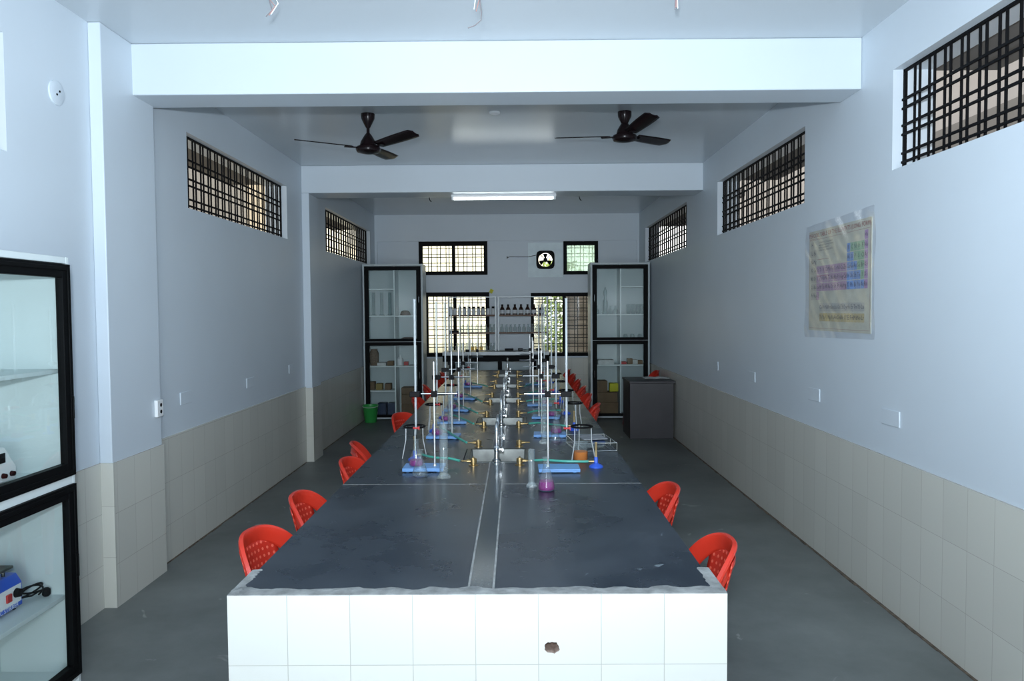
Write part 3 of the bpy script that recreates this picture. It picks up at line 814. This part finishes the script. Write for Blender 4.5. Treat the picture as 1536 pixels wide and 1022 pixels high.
# right cabinet
t = thing('glass_apparatus', 'tall clear glass distillation vessel in the back right cabinet', 'glassware', (1.43,11.95,1.6606))
MB().lathe([(.045,0),(.05,.02),(.03,.05),(.035,.09),(.042,.14),(.042,.2),(.02,.235),(.018,.27),(.03,.31),(.03,.36),(.012,.4),(.01,.43)], n=18, cap1=False).build('glass_body', m_milky, t, smooth=60)
for k in range(4):
    t = thing('glass_beaker', 'glass beaker in the back right cabinet, %s from left' % ORD[k], 'beaker', (1.80+.075*k,11.95,1.6606), 0, 'beakers in the back right cabinet')
    MB().lathe([(.03,0),(.033,.005),(.033,.15),(.036,.155)], n=18, cap1=False).build('beaker_body', m_milky, t, smooth=60)
for k, x in enumerate((1.30,1.52,1.6)):
    o = MB().lathe([(.035,0),(.04,.06),(.014,.10),(.014,.13),(.018,.135)], n=16, cap1=False).build('clear_flask', m_milky, smooth=60); o.location = (x,12.02,1.6606); tag(o, 'small clear flask beside tall glass vessel, %s from left' % ORD[k], 'flask', 'small flasks in the right cabinet')
for k, x in enumerate((1.75,1.86,1.98)):
    o = MB().lathe([(.03,0),(.035,.05),(.025,.08)], n=14).build('glass_dish', m_milky, smooth=60); o.location = (x,11.95,1.2626); tag(o, 'grey glass dish above the mid rail of the right cabinet, %s from left' % ORD[k], 'dish', 'dishes in the right cabinet')
box_thing('paper_stack', 'stack of white papers in the back right cabinet', 'papers', m_paper, 1.30,1.56,11.86,12.1,.8606,.93)
for k, (x,h,m_) in enumerate(((1.72,.04,m_rubred),(1.82,.09,m_card),(1.90,.07,m_paper),(1.98,.06,m_card))):
    box_thing('small_packet', 'small packet on the back right cabinet shelf, %s from left' % ORD[k], 'packet', m_, x-.04,x+.04,11.9,12.03,.8606,.86+h, 'packets in the right cabinet')
for k, (z,h,w) in enumerate(((.0606,.2,.33),(.26,.16,.32),(.42,.18,.16))):
    box_thing('cardboard_carton', 'brown carton stacked in back right cabinet, %s from bottom' % ORD[k], 'box', m_card, 1.29,1.29+w,11.85,12.12,z,z+h-.004, 'cartons in the right cabinet')
m_acid = M('yellow_card', (.62,.60,.02), .6)
box_thing('yellow_box', 'bright yellow box on the cartons in the back right cabinet', 'box', m_acid, 1.485,1.62,11.83,11.98,.43,.56)

# ------------------------------------------------------------------ near left cabinet
nx1, ny1, ny0 = -2.05, 3.425, 2.1
nc = thing('glass_cabinet', 'white wall cabinet with black framed glass doors at the near left edge', 'cabinet', (XL+.013, ny1, 0))
ox, oy = XL+.013, ny1
def nfin(b, n, m, par=None, **k):
    b.v = [(x-ox,y-oy,z) for x,y,z in b.v]; return b.build(n, m, par or nc, **k)
e = .02; bx = XL+.013
b = MB(); b.box(bx,nx1,ny1-e,ny1,0,1.985); b.box(bx,nx1,ny0,ny0+e,0,1.985); b.box(bx,nx1,ny0+e,ny1-e,1.955,1.985); b.box(bx,nx1,ny0+e,ny1-e,.03,.06); b.box(bx,bx+.01,ny0+e,ny1-e,.06,1.955); b.box(bx,nx1,ny0+e,ny1-e,.945,.995)
nfin(b, 'carcass', m_lamin, bevel=.002)
for z in (1.475,.425):
    b = MB(); b.box(bx+.01,nx1-.05,ny0+e,ny1-e,z-.02,z); nfin(b, 'shelf', m_lamin, bevel=.002)
for (z0, z1) in ((.985,1.952),(.05,.945)):
    fw = .062
    b = MB(); a, c = ny0+.01, ny1-.008
    for (y0,y1,w0,w1) in ((a,a+fw,z0,z1),(c-fw,c,z0,z1),(a+fw,c-fw,z0,z0+fw),(a+fw,c-fw,z1-fw,z1)):
        b.box(nx1-.022,nx1+.012,y0,y1,w0,w1)
    for (y0,y1,w0,w1) in ((a+.012,a+.03,z0+.012,z1-.012),(c-.03,c-.012,z0+.012,z1-.012),(a+.03,c-.03,z0+.012,z0+.03),(a+.03,c-.03,z1-.03,z1-.012)):
        b.box(nx1+.012,nx1+.018,y0,y1,w0,w1)
    d = nfin(b, 'door', m_black, bevel=.002)
    g = MB(); g.box(nx1-.008,nx1-.004,a+fw,c-fw,z0+fw,z1-fw); nfin(g, 'door_pane', m_pane, d, smooth=0)
    h = MB(); zz = 1.30 if z0 > .5 else .57
    h.tube([(nx1+.018,c-.028,zz-.05),(nx1+.026,c-.028,zz-.05),(nx1+.026,c-.028,zz+.05),(nx1+.018,c-.028,zz+.05)], .0035, 8)
    for q in (-.06,.06): h.lathe([(.004,0),(.004,.003)], (nx1+.019,c-.028,zz+q), 8)
    nfin(h, 'handle', m_black, d)
# magnetic stirrer
def textmesh(name, s, size, parent, mat, loc, rot, align='CENTER'):
    cu = bpy.data.curves.new(name, 'FONT'); cu.body = s; cu.size = size; cu.align_x = align; cu.align_y = 'CENTER'; cu.resolution_u = 2
    tmp = bpy.data.objects.new('tmp', cu); COL.objects.link(tmp)
    me = bpy.data.meshes.new_from_object(tmp); bpy.data.objects.remove(tmp)
    me.materials.clear(); me.materials.append(mat); me.name = name
    o = bpy.data.objects.new(name, me); COL.objects.link(o); o.parent = parent; o.location = loc; o.rotation_euler = rot
    return o
st = thing('magnetic_stirrer', 'blue magnetic stirrer with white panel on the lower shelf of near left cabinet', 'lab instrument', (-2.29,3.12,.4256))
b = MB(); b.prism([(-.085,.012),(.085,.012),(.085,.115),(.06,.155),(-.085,.155)], 'y', -.15, .145); b.build('case', m_royal, st, bevel=.004)
b = MB(); b.add([(.0865,-.14,.034),(.0865,.135,.034),(.0865,.135,.112),(.0865,-.14,.112)], [(0,1,2,3)]); b.build('front_panel', m_white, st, smooth=0)
b = MB(); b.box(.086,.096,.035,.065,.055,.09); b.build('red_switch', m_rubred, st, bevel=.002)
b = MB(); b.tube([(.086,.103,.078),(.106,.103,.078)], [.021,.017], 16); b.build('knob', m_blackp, st)
for x in (-.06,.06):
    for y in (-.12,.115): pass
b = MB(); 
for x in (-.06,.06):
    for y in (-.12,.115): b.lathe([(.012,0),(.012,.013)], (x,y,0), 10)
b.build('feet', m_blackp, st)
b = MB(); b.box(-.07,.07,-.13,.115,.185,.197); b.tube([(0,0,.15),(0,0,.187)], .03, 14); b.tube([(.04,.09,.15),(.04,.09,.187)], .008, 8); b.build('hot_plate', m_steel, st, bevel=.003)
textmesh('lettering', 'MAGNETIC STIRRER', .026, st, m_white, (.0862,.0,.023), (R(90),0,R(90)))
pts = []
for k in range(60):
    q = k/59*2*math.pi*2.6; pts.append((.03*math.cos(q)*(1+.1*math.sin(q*.4)), .062*math.sin(q), .012+.05*abs(math.sin(q*.31+.4))))
o = MB().tube(pts, .0042, 8).build('power_cable', m_blackp, smooth=60); o.location = (-2.20,3.322,.4256); tag(o, 'coiled black power cable beside the blue stirrer', 'cable')
MB().lathe([(.012,0),(.018,.008),(.018,.03),(.01,.038)], (.03,.055,.004), 12).build('plug', m_blackp, o)
# white instrument
ci = thing('colorimeter', 'white sloping instrument with black knobs in the near left cabinet', 'lab instrument', (-2.24,3.08,1.0066))
MB().prism([(-.16,0),(.155,0),(.16,.055),(.09,.15),(-.16,.185)], 'x', -.11, .045).build('case', m_white, ci, bevel=.005)
b = MB(); b.box(.046,.050,-.02,.085,.085,.128); b.build('display', m_blackp, ci, bevel=.004)
for k, y in enumerate((.02,.072,.125)):
    MB().tube([(.045,y,.03),(.060,y,.03)], [.012,.010], 12).build('knob', m_blackp, ci)
box_thing('black_tray', 'thin black tray under the white instrument in near left cabinet', 'tray', m_blackp, -2.18,-2.08,2.9,3.26,.9955,1.006)

# ------------------------------------------------------------------ dark desk, bucket
dk = thing('side_desk', 'dark laminate desk standing against the right wall', 'desk', (1.82,10.25,0))
b = MB(); b.box(-.305,.275,-.325,.31,.0,.745); b.build('desk_body', m_darkdesk, dk, bevel=.003)
b = MB(); b.box(-.315,.30,-.34,.335,.746,.775); b.build('desk_top', m_darkdesk, dk, bevel=.004)
def crump(u, v):
    return (-.17+.34*u, -.13+.26*v, .003+.012*abs(math.sin(7*u+3*v))*(.5+.5*math.sin(9*v)))
o = MB().grid(crump, 16, 12).build('newspaper', m_paper, smooth=60, solid=.002); o.location = (1.93,10.32,.777); tag(o, 'crumpled grey newspaper lying on the dark desk', 'newspaper')
bk = thing('bucket', 'bright green plastic bucket on the floor by the left cabinet', 'bucket', (-2.28,11.60,0))
MB().lathe([(.088,0),(.092,.012),(.118,.245),(.124,.25),(.124,.27),(.116,.268),(.112,.245),(.088,.02),(.0,.018)], n=28, cap1=False).build('bucket_body', m_green, bk, smooth=50)
MB().tube([(-.122*math.cos(math.pi*k/12), -.03-.09*math.sin(math.pi*k/12), .258-.02*math.sin(math.pi*k/12)) for k in range(13)], .003, 6).build('bucket_handle', m_white, bk)

# ------------------------------------------------------------------ bottle rack at the end
tb = thing('rack_table', 'high pale topped table behind the bench carrying the bottle rack', 'table', (-.32,12.4,0))
b = MB(); b.box(-.88,.86,-.28,.28,1.0,1.06); b.build('table_top', m_alu, tb, bevel=.004)
for x in (-.74,.05,.62):
    for y in (-.22,.22): MB().box(x-.03,x+.03,y-.03,y+.03,0,1.0).build('leg', m_black, tb, smooth=0)
b = MB(); b.box(-.88,.86,-.262,-.232,.90,1.0); b.build('apron', m_black, tb, smooth=0)
m_bluepan = M('pale_blue_panel', (.40,.52,.55), .25, var=.05, scale=4)
b = MB(); b.box(-.80,.78,.23,.245,.25,.90); b.build('back_panel', m_bluepan, tb, smooth=0)
RY = 12.42
def rack(label, x0, x1):
    t = thing('bottle_rack', label, 'rack', ((x0+x1)/2, RY, 1.06)); w = (x1-x0)/2
    for x in (-w+.012, w-.012):
        for y in (-.07,.07): MB().box(x-.009,x+.009,y-.009,y+.009,0,.90).build('upright', m_alu, t, smooth=0)
    for z in (.31,.60):
        MB().box(-w+.024,w-.024,-.085,.085,z-.025,z).build('shelf', m_shelfwood, t, smooth=0)
    MB().box(-w,w,-.082,-.07,.885,.90).build('top_rail', m_alu, t, smooth=0)
    return t
rack('left half of the bottle rack, in front of the bright window', -1.125, -.325)
rack('right half of the bottle rack, holding the amber bottles', -.30, .53)
zs1, zs2, zt = 1.6606, 1.3706, 1.0606
def px2x(px, Y=RY): return (px-774)/1120*Y
def bottle(kind, label, x, z, group, src={}):
    if kind in src: return dup(src[kind], label, (x,RY,z), None, group)
    if kind == 'white':
        t = thing('reagent_jar', label, 'bottle', (x,RY,z), 0, group)
        MB().lathe([(.028,0),(.031,.004),(.031,.085),(.022,.10),(.022,.108)], n=16).build('jar_body', m_label, t)
        MB().lathe([(.025,.106),(.025,.137)], n=16).build('cap', m_blackp, t)
    elif kind == 'amber':
        t = thing('amber_bottle', label, 'bottle', (x,RY,z), 0, group)
        MB().lathe([(.036,0),(.040,.005),(.040,.09),(.016,.135),(.016,.15)], n=16).build('bottle_body', m_amber, t)
        MB().lathe([(.0405,.02),(.0405,.078)], n=16, cap0=False, cap1=False).build('paper_label', m_label, t)
        MB().lathe([(.018,.148),(.018,.17)], n=12).build('cap', m_blackp, t)
    elif kind == 'clear':
        t = thing('dropper_bottle', label, 'bottle', (x,RY,z), 0, group)
        MB().lathe([(.026,0),(.029,.004),(.029,.075),(.012,.10),(.012,.115)], n=16, cap1=False).build('bottle_body', m_milky, t)
        MB().lathe([(.014,.112),(.020,.118),(.020,.128),(.008,.134)], n=12).build('stopper', m_milky, t)
    elif kind == 'yellow':
        t = thing('yellow_bottle', label, 'bottle', (x,RY,z), 0, group)
        MB().lathe([(.026,0),(.029,.004),(.029,.075),(.012,.10),(.012,.115)], n=16, cap1=False).build('bottle_body', m_milky, t)
        MB().lathe([(.024,.003),(.0275,.006),(.0275,.072)], n=16).build('liquid', m_yellow, t)
        MB().lathe([(.014,.112),(.020,.118),(.020,.128),(.008,.134)], n=12).build('stopper', m_milky, t)
    src[kind] = t; return t
xa = [677,682.5,690,697,704,711,718,725,732.5,740]
for i, px in enumerate(xa): bottle('white', 'white labelled jar with black cap on top left rack shelf, %s from left' % ORD[i], px2x(px), zs1, 'capped jars on the top left shelf')
for i, px in enumerate((753.6,762.5,772.5,781.8,791.5,801,813)): bottle('amber', 'dark amber reagent bottle on top right rack shelf, %s from left' % ORD[i], px2x(px), zs1, 'amber bottles on the top right shelf')
for i, px in enumerate((694,701,708,715,722,729,735.5,741)): bottle('clear', 'clear stoppered bottle on middle left rack shelf, %s from left' % ORD[i], px2x(px), zs2, 'clear bottles on the middle left shelf')
for i, px in enumerate((753,759.5,766,772.5,779,786,792.5,798.5,806,812)): bottle('clear', 'clear stoppered bottle on middle right rack shelf, %s from left' % ORD[i], px2x(px), zs2, 'clear bottles on the middle right shelf')
for i, px in enumerate((677.5,685.5,693,700)): bottle('clear', 'clear stoppered bottle on the table left of yellow bottles, %s from left' % ORD[i], px2x(px), zt, 'clear bottles on the table top')
for i, px in enumerate((708.5,715,721.5)): bottle('yellow', 'stoppered bottle of yellow liquid on the rack table, %s from left' % ORD[i], px2x(px), zt, 'yellow bottles')
for i, px in enumerate((729,736,741.5)): bottle('clear', 'clear stoppered bottle on the table right of yellow bottles, %s from left' % ORD[i], px2x(px), zt, 'clear bottles right of the yellow ones')
box_thing('black_box', 'small black box at left end of the middle rack shelf', 'box', m_blackp, px2x(675),px2x(688),RY-.05,RY+.05,zs2,zs2+.035)
box_thing('black_case', 'flat black case on the rack table below the amber bottles', 'case', m_blackp, px2x(757),px2x(770),RY-.05,RY+.05,zt,zt+.035)
box_thing('black_block', 'small black block on the rack table at right', 'block', m_blackp, px2x(777),px2x(784),RY-.04,RY+.04,zt,zt+.04)

# ------------------------------------------------------------------ ceiling fans and tube light
def fan(label, loc, deg, dr):
    """dr = drop of the blade plane under the ceiling"""
    t = thing('ceiling_fan', label, 'ceiling fan', loc, R(deg))
    MB().lathe([(.018,-.115),(.034,-.085),(.056,-.04),(.058,-.012),(.058,0)], n=20).build('canopy', m_fan, t)
    MB().tube([(0,0,-.10),(0,0,-dr+.10)], .013, 12).build('down_rod', m_fan, t)
    z = -dr
    MB().lathe([(.016,z+.115),(.032,z+.095),(.062,z+.045),(.070,z+.015),(.062,z+.005),(.098,z-.002),(.106,z-.020),(.096,z-.042),(.05,z-.054),(.02,z-.056)], n=28).build('motor', m_fan, t, smooth=50)
    for k in range(3):
        a = R(120*k); M_ = Matrix.Rotation(a, 4, 'Z')
        def bl(u, v):
            x = .13+.47*u; w = .052+.012*math.sin(u*2.2)
            if u > .93: w *= math.sqrt(max(.05, 1-((u-.93)/.07)**2*.75))
            y = (-1+2*v)*w
            return (x, y, z+.002+.022*u - y*math.tan(R(14)) - .006*(1-(2*v-1)**2))
        b = MB().grid(bl, 18, 6).xf(M_); b.build('blade', m_fan, t, smooth=60, solid=.003)
        b = MB(); b.box(.085,.20,-.022,.022,z-.012,z-.007); b.xf(M_); b.build('blade_arm', m_fan, t, bevel=.002)
    return t
fan('brown three blade ceiling fan on the left', (-1.235,6.35,H), 199, .275)
fan('brown three blade ceiling fan on the right', (.925,6.35,H), 163, .195)
tl = thing('ceiling_tube_light', 'lit fluorescent tube light under the second ceiling beam', 'tube light', (-.133,8.74,3.08))
MB().box(-.61,.61,-.022,.022,-.03,0).build('batten', m_white, tl, bevel=.003)
m_lit = M('lit_tube', (.93,1,1), .3, emit=9)
MB().tube([(-.575,0,-.048),(.575,0,-.048)], .013, 14).build('tube', m_lit, tl)
for s in (-1,1): MB().box(s*.59-.014,s*.59+.014,-.016,.016,-.066,-.028).build('end_cap', m_white, tl, bevel=.003)
o = MB().lathe([(.045,0),(.045,-.012),(.03,-.018)], n=20).build('ceiling_rose', m_white); o.location = (-.166,6.32,H); tag(o, 'small round white cover on the ceiling between the fans', 'ceiling cover')
# hanging wires
def wires(label, x, y, paths, plug=False):
    t = thing('hanging_wires', label, 'wires', (x,y,H))
    mats = [M('pink_wire', (.42,.24,.22), .5), m_white, M('grey_wire', (.22,.20,.21), .5)]
    for k, p in enumerate(paths): MB().tube(p, .0028, 6).build('wire', mats[k % 3], t, smooth=60)
    MB().lathe([(.02,-.006),(.02,0)], n=12).build('hook_plate', m_alu, t)
wires('twisted loose wires hanging from the near ceiling at left', -1.17, 3.62, [[(0,0,0),(.02,0,-.08),(-.012,.01,-.15),(.03,0,-.2),(.0,0,-.245)],[(.01,0,0),(-.01,0,-.09),(.028,0,-.15),(.045,0,-.19),(.01,0,-.24)],[(.0,.01,0),(.03,0,-.10),(.0,0,-.16),(.015,0,-.22),(-.015,0,-.25)]])
wires('loose wires with one long curl hanging from the near ceiling centre', -.175, 3.62, [[(0,0,0),(.004,0,-.10),(.01,0,-.18),(-.005,0,-.235)],[(.01,0,0),(.0,0,-.1),(-.008,0,-.18),(-.015,0,-.225)],[(0,0,-.0),(.01,0,-.15),(.02,0,-.24),(.018,0,-.275),(-.01,0,-.30),(-.045,0,-.312)]])
wires('short straight wires hanging from the near ceiling at right', .77, 3.62, [[(0,0,0),(.004,0,-.12),(.002,0,-.225)],[(.008,0,0),(.008,0,-.12),(.01,0,-.23)],[(-.004,0,0),(.0,0,-.12),(-.003,0,-.235)]])
for s, x in (('left',-1.238),('right',.925)):
    o = MB().tube([(0,0,0),(0,0,-.04),(.012,0,-.07),(.03,0,-.085)], .006, 8).build('fan_hook', m_iron, smooth=60); o.location = (x,10.84,H); tag(o, 'bare iron fan hook on the far ceiling, %s one' % s, 'ceiling hook')

# ------------------------------------------------------------------ wall fittings
def plate(label, x, y, z, w, h, face, cover=True):
    """blank switch box cover on a side wall; face = +1 looks towards +x"""
    o = MB().box(-.004,.004,-w/2,w/2,-h/2,h/2).build('switch_plate', m_wall, bevel=.003); o.location = (x+face*.004, y, z); o.rotation_euler = (R(random.uniform(-2,2)),0,0)
    return tag(o, label, 'wall plate')
for i, (y, z) in enumerate(((4.245,1.102),(5.34,1.112),(6.76,1.116),(7.98,1.122))):
    plate('painted blank box cover on the right wall, %s from the front' % ORD[i], XR, y, z, .20, .09, -1)
for i, (y, z) in enumerate(((5.46,1.104),(6.79,1.087),(8.05,1.117))):
    plate('painted blank box cover on the left wall, %s from the front' % ORD[i], XL, y, z, .19, .09, 1)
t = thing('wall_socket', 'small white socket with two black holes on the left pilaster', 'socket', (-2.36,4.872,1.102))
MB().box(0,.022,-.04,.04,-.055,.055).build('socket_plate', m_white, t, bevel=.003)
for z in (-.022,.022): MB().tube([(.0225,.005,z),(.024,.005,z)], .013, 10).build('socket_hole', m_blackp, t)
t = thing('round_outlet_cover', 'round white cover plate high on the near left wall', 'cover plate', (XL,4.0,2.90))
MB().lathe([(.065,0),(.065,.008),(.05,.013)], n=28).xf(Matrix.Rotation(R(90),4,'Y')).build('cover_disc', m_wall, t)
b = MB(); b.tube([(.013,.012,.01),(.016,.012,.01)], .006, 8); b.tube([(.013,-.012,-.012),(.016,-.012,-.012)], .006, 8); b.build('screws', m_iron, t)
o = MB().box(-.03,.03,-.003,.003,-.035,.035).build('paper_scrap', m_acid, smooth=0); o.location = (-.424,YB-.004,2.066); o.rotation_euler = (0,.5,0); tag(o, 'yellowish scrap stuck on the back wall above the bottle rack', 'scrap')
# exhaust fan
ef = thing('exhaust_fan', 'black exhaust fan set in a pale blue board high on the back wall', 'exhaust fan', (.517,YB,2.60))
b = MB(); n = 32
sq = []
for k in range(n):
    a = 2*math.pi*k/n; s = .30/max(abs(math.cos(a)), abs(math.sin(a))); sq.append((s*math.cos(a), s*math.sin(a)))
vs = [(x,-.012,z) for x,z in sq] + [(.135*math.cos(2*math.pi*k/n),-.012,.135*math.sin(2*math.pi*k/n)) for k in range(n)] + [(x,0,z) for x,z in sq]
b.add(vs, [(k,(k+1)%n,(k+1)%n+n,k+n) for k in range(n)] + [(k,(k+1)%n,(k+1)%n+2*n,k+2*n) for k in range(n)])
b.build('mounting_board', m_panelblue, ef, smooth=0)
b = MB(); out = []
for k in range(n):
    a = 2*math.pi*k/n; p = 5.; s = .158/((abs(math.cos(a))**p+abs(math.sin(a))**p)**(1/p)); out.append((s*math.cos(a), s*math.sin(a)))
inn = [(.122*math.cos(2*math.pi*k/n), .122*math.sin(2*math.pi*k/n)) for k in range(n)]
vs = [(x,-.014,z) for x,z in out] + [(x,-.055,z) for x,z in out] + [(x,-.055,z) for x,z in inn] + [(x,.05,z) for x,z in inn]
b.add(vs, [(r*n+k, r*n+(k+1)%n, (r+1)*n+(k+1)%n, (r+1)*n+k) for r in range(3) for k in range(n)])
b.build('fan_housing', m_black, ef, smooth=40)
b = MB(); b.tube([(0,-.045,0),(0,.03,0)], .036, 16)
for k in range(4):
    a = R(45+90*k); b.tube([(.03*math.cos(a),-.04,.03*math.sin(a)),(.125*math.cos(a),-.04,.125*math.sin(a))], .006, 6)
b.build('motor', m_black, ef)
for k in range(3):
    a0 = R(90+120*k)
    def bl(u, v): 
        r_ = .03+.082*u; a = a0+(-.5+v)*R(44); return (r_*math.cos(a), .0+.02*(v-.5), r_*math.sin(a))
    MB().grid(bl, 6, 6).build('fan_blade', m_black, ef, solid=.003)
o = MB().tube([(.353,YB-.05,2.68),(.22,YB-.015,2.655),(.05,YB-.012,2.655),(-.1,YB-.012,2.66),(-.14,YB-.012,2.64),(-.16,YB-.012,2.655),(-.13,YB-.012,2.665),(-.15,YB-.012,2.62)], .005, 6).build('loose_cable', m_iron, smooth=60)
tag(o, 'thin dark cable running left from the exhaust fan', 'cable')

# ------------------------------------------------------------------ periodic table chart
ch = thing('wall_chart', 'laminated periodic table chart taped to the right wall', 'poster', (XR,4.975,1.925))
m_plastic = thin_glass('laminate_film', (.97,.97,.98), .25, .14, body=.05, bodycol=(.75,.8,.84), base=.05)
m_sheet = M('chart_paper', (.56,.56,.47), .5, var=.12, scale=9, bump=.1, bscale=12)
m_ink = M('chart_ink', (.05,.05,.08), .6); m_inkred = M('chart_title_red', (.26,.02,.02), .6)
m_c = {'s': M('cell_beige',(.50,.48,.40),.5), 'd': M('cell_mauve',(.44,.30,.43),.5), 'p': M('cell_green',(.28,.46,.31),.5), 'b': M('cell_blue',(.19,.32,.62),.5), 'n': M('cell_violet',(.44,.28,.50),.5), 'l': M('cell_ochre',(.52,.44,.24),.5), 'x': M('cell_grey',(.46,.46,.43),.5)}
# local frame: u to the viewer's right (= -y), v up ; surface towards -x
W2, H2 = .475, .352
def Q(b, u0, u1, v0, v1, d): b.add([(-d,-u0,v0),(-d,-u1,v0),(-d,-u1,v1),(-d,-u0,v1)], [(0,1,2,3)])
def wob(u, v):
    uu = -.53+1.06*u; vv = -.395+.80*v
    return (-.010-.004*math.sin(9*u+2)*math.sin(11*v)-.003*math.sin(23*u+17*v), -uu, vv+.02*(u-.5))
b = MB().box(-.004,0,-W2,W2,-H2,H2); b.build('chart_sheet', m_sheet, ch, smooth=0)
sym = {1:'H',2:'He',3:'Li',4:'Be',5:'B',6:'C',7:'N',8:'O',9:'F',10:'Ne',11:'Na',12:'Mg',13:'Al',14:'Si',15:'P',16:'S',17:'Cl',18:'Ar'}
rest = 'K Ca Sc Ti V Cr Mn Fe Co Ni Cu Zn Ga Ge As Se Br Kr Rb Sr Y Zr Nb Mo Tc Ru Rh Pd Ag Cd In Sn Sb Te I Xe Cs Ba La Hf Ta W Re Os Ir Pt Au Hg Tl Pb Bi Po At Rn Fr Ra Ac'.split()
cells = []
def cell(c, r, s): cells.append((c, r, s))
cell(0,0,'H'); cell(17,0,'He'); cell(0,1,'Li'); cell(1,1,'Be'); cell(0,2,'Na'); cell(1,2,'Mg')
for k in range(6): cell(12+k,1,sym[5+k]); cell(12+k,2,sym[13+k])
i = 0
for r, nn in ((3,18),(4,18),(5,18),(6,3)):
    for c in range(nn): cell(c, r, rest[i]); i += 1
lan = 'Ce Pr Nd Pm Sm Eu Gd Tb Dy Ho Er Tm Yb Lu'.split(); act = 'Th Pa U Np Pu Am Cm Bk Cf Es Fm Md No Lr'.split()
for k in range(14): cell(3.2+k, 7.35, lan[k]); cell(3.2+k, 8.5, act[k])
cw, chh = .0485, .060
def cxy(c, r): return -.437+c*cw, .28-r*chh
groups = {}
for (c, r, s) in cells:
    if r > 7: k = 'x' if r < 8 else 'l'
    elif c < 2: k = 's'
    elif c < 12: k = 'd'
    elif c == 17: k = 'n'
    else:
        rr = r-1; k = 'p' if (c-12) > rr-0 else 'b'
    u, v = cxy(c, r); groups.setdefault(k, MB()); Q(groups[k], u, u+cw*.93, v-chh*.93, v, .0048)
for k, bb in groups.items():
    bb.build({'s':'beige_cells','d':'mauve_cells','p':'green_cells','b':'blue_cells','n':'violet_cells','l':'ochre_cells','x':'grey_cells'}[k], m_c[k], ch, smooth=0)
bm = bmesh.new()
def addtext(s, size, u, v, align='CENTER'):
    cu = bpy.data.curves.new('tmp', 'FONT'); cu.body = s; cu.size = size; cu.align_x = align; cu.align_y = 'CENTER'; cu.resolution_u = 1
    tmp = bpy.data.objects.new('tmp', cu); COL.objects.link(tmp); me = bpy.data.meshes.new_from_object(tmp); bpy.data.objects.remove(tmp)
    for vv in me.vertices: x, y, z = vv.co; vv.co = (-.0056, -(u+x), v+y)
    bm.from_mesh(me); bpy.data.meshes.remove(me)
for (c, r, s) in cells:
    u, v = cxy(c, r); addtext(s, .040, u+cw*.46, v-chh*.46)
for k in range(4): addtext(['A TABLE OF ALL THE ELEMENTS','ARRANGED BY ATOMIC NUMBER','GROUPS AND PERIODS'][k % 3], .016, -.30, .262-.018*k, 'LEFT')
me = bpy.data.meshes.new('symbol_lettering'); bm.to_mesh(me); bm.free(); me.materials.append(m_ink)
o = bpy.data.objects.new('symbol_lettering', me); COL.objects.link(o); o.parent = ch
textmesh('title_lettering', 'PERIODIC TABLE OF THE ELEMENTS (LONG FORM)', .0415, ch, m_inkred, (-.0056,0,.318), (R(90),0,R(-90)))
b = MB(); Q(b,-W2+.012,W2-.012,.288,.2895,.0052); Q(b,-W2+.012,W2-.012,-.336,-.3345,.0052); Q(b,-W2+.012,-W2+.0135,-.336,.345,.0052); Q(b,W2-.0135,W2-.012,-.336,.345,.0052); Q(b,-.455,-.30,.295,.2965,.0052)
Q(b,-.33,-.13,.03,.032,.0052); Q(b,-.33,-.13,.145,.147,.0052)
b.build('ruled_lines', m_inkred, ch, smooth=0)
MB().grid(wob, 40, 32).build('laminate_film', m_plastic, ch, smooth=60)

# ------------------------------------------------------------------ light
w = bpy.data.worlds.new('World'); scene.world = w; w.use_nodes = True
bg = w.node_tree.nodes['Background']; bg.inputs['Color'].default_value = (1.0,.985,.955,1); bg.inputs['Strength'].default_value = 2.7
# the photographer's flash, just above the lens and tipped up a little
fl = bpy.data.lights.new('flash', 'SPOT'); fl.energy = 900; fl.spot_size = R(158); fl.spot_blend = 1.0; fl.shadow_soft_size = .05; fl.color = (.83,.93,1.03)
fo = bpy.data.objects.new('flash', fl); COL.objects.link(fo); fo.location = (-.04,-.05,1.95); fo.rotation_euler = (R(90+38),0,0)
# unseen fill light added in the doorway behind the photographer to brighten the walls
al = bpy.data.lights.new('doorway_fill', 'AREA'); al.shape = 'RECTANGLE'; al.size = 1.5; al.size_y = 2.1; al.energy = 115; al.color = (.84,.94,1)
ao = bpy.data.objects.new('doorway_fill', al); COL.objects.link(ao); ao.location = (0,YF-.1,1.1); ao.rotation_euler = (R(90),0,0)
sun = bpy.data.lights.new('sun', 'SUN'); sun.energy = 6.5; sun.angle = R(4); sun.color = (1,.96,.88)
so = bpy.data.objects.new('sun', sun); COL.objects.link(so); so.rotation_euler = (R(58),0,R(25)); so.location = (0,-6,9)

# ------------------------------------------------------------------ camera
cam = bpy.data.cameras.new('camera'); co = bpy.data.objects.new('camera', cam); COL.objects.link(co)
cam.sensor_width = 36; cam.lens = 1120/1536*36; cam.clip_start = .05; cam.clip_end = 200
pitch, yaw, roll = .04020572, -.00542188, .00684023
fwd = Vector((math.sin(yaw)*math.cos(pitch), math.cos(yaw)*math.cos(pitch), -math.sin(pitch)))
right = Vector((math.cos(yaw), -math.sin(yaw), 0)); up = right.cross(fwd)
r2 = right*math.cos(roll) - up*math.sin(roll); u2 = up*math.cos(roll) + right*math.sin(roll)
co.matrix_world = Matrix(((r2.x,u2.x,-fwd.x,0),(r2.y,u2.y,-fwd.y,0),(r2.z,u2.z,-fwd.z,1.72854862),(0,0,0,1)))
scene.camera = co
vs = scene.view_settings; vs.view_transform = 'Standard'; vs.look = 'None'; vs.gamma = 1; vs.exposure = 0; vs.use_curve_mapping = False
scene.cycles.max_bounces = 8; scene.cycles.transparent_max_bounces = 24; scene.cycles.use_denoising = True
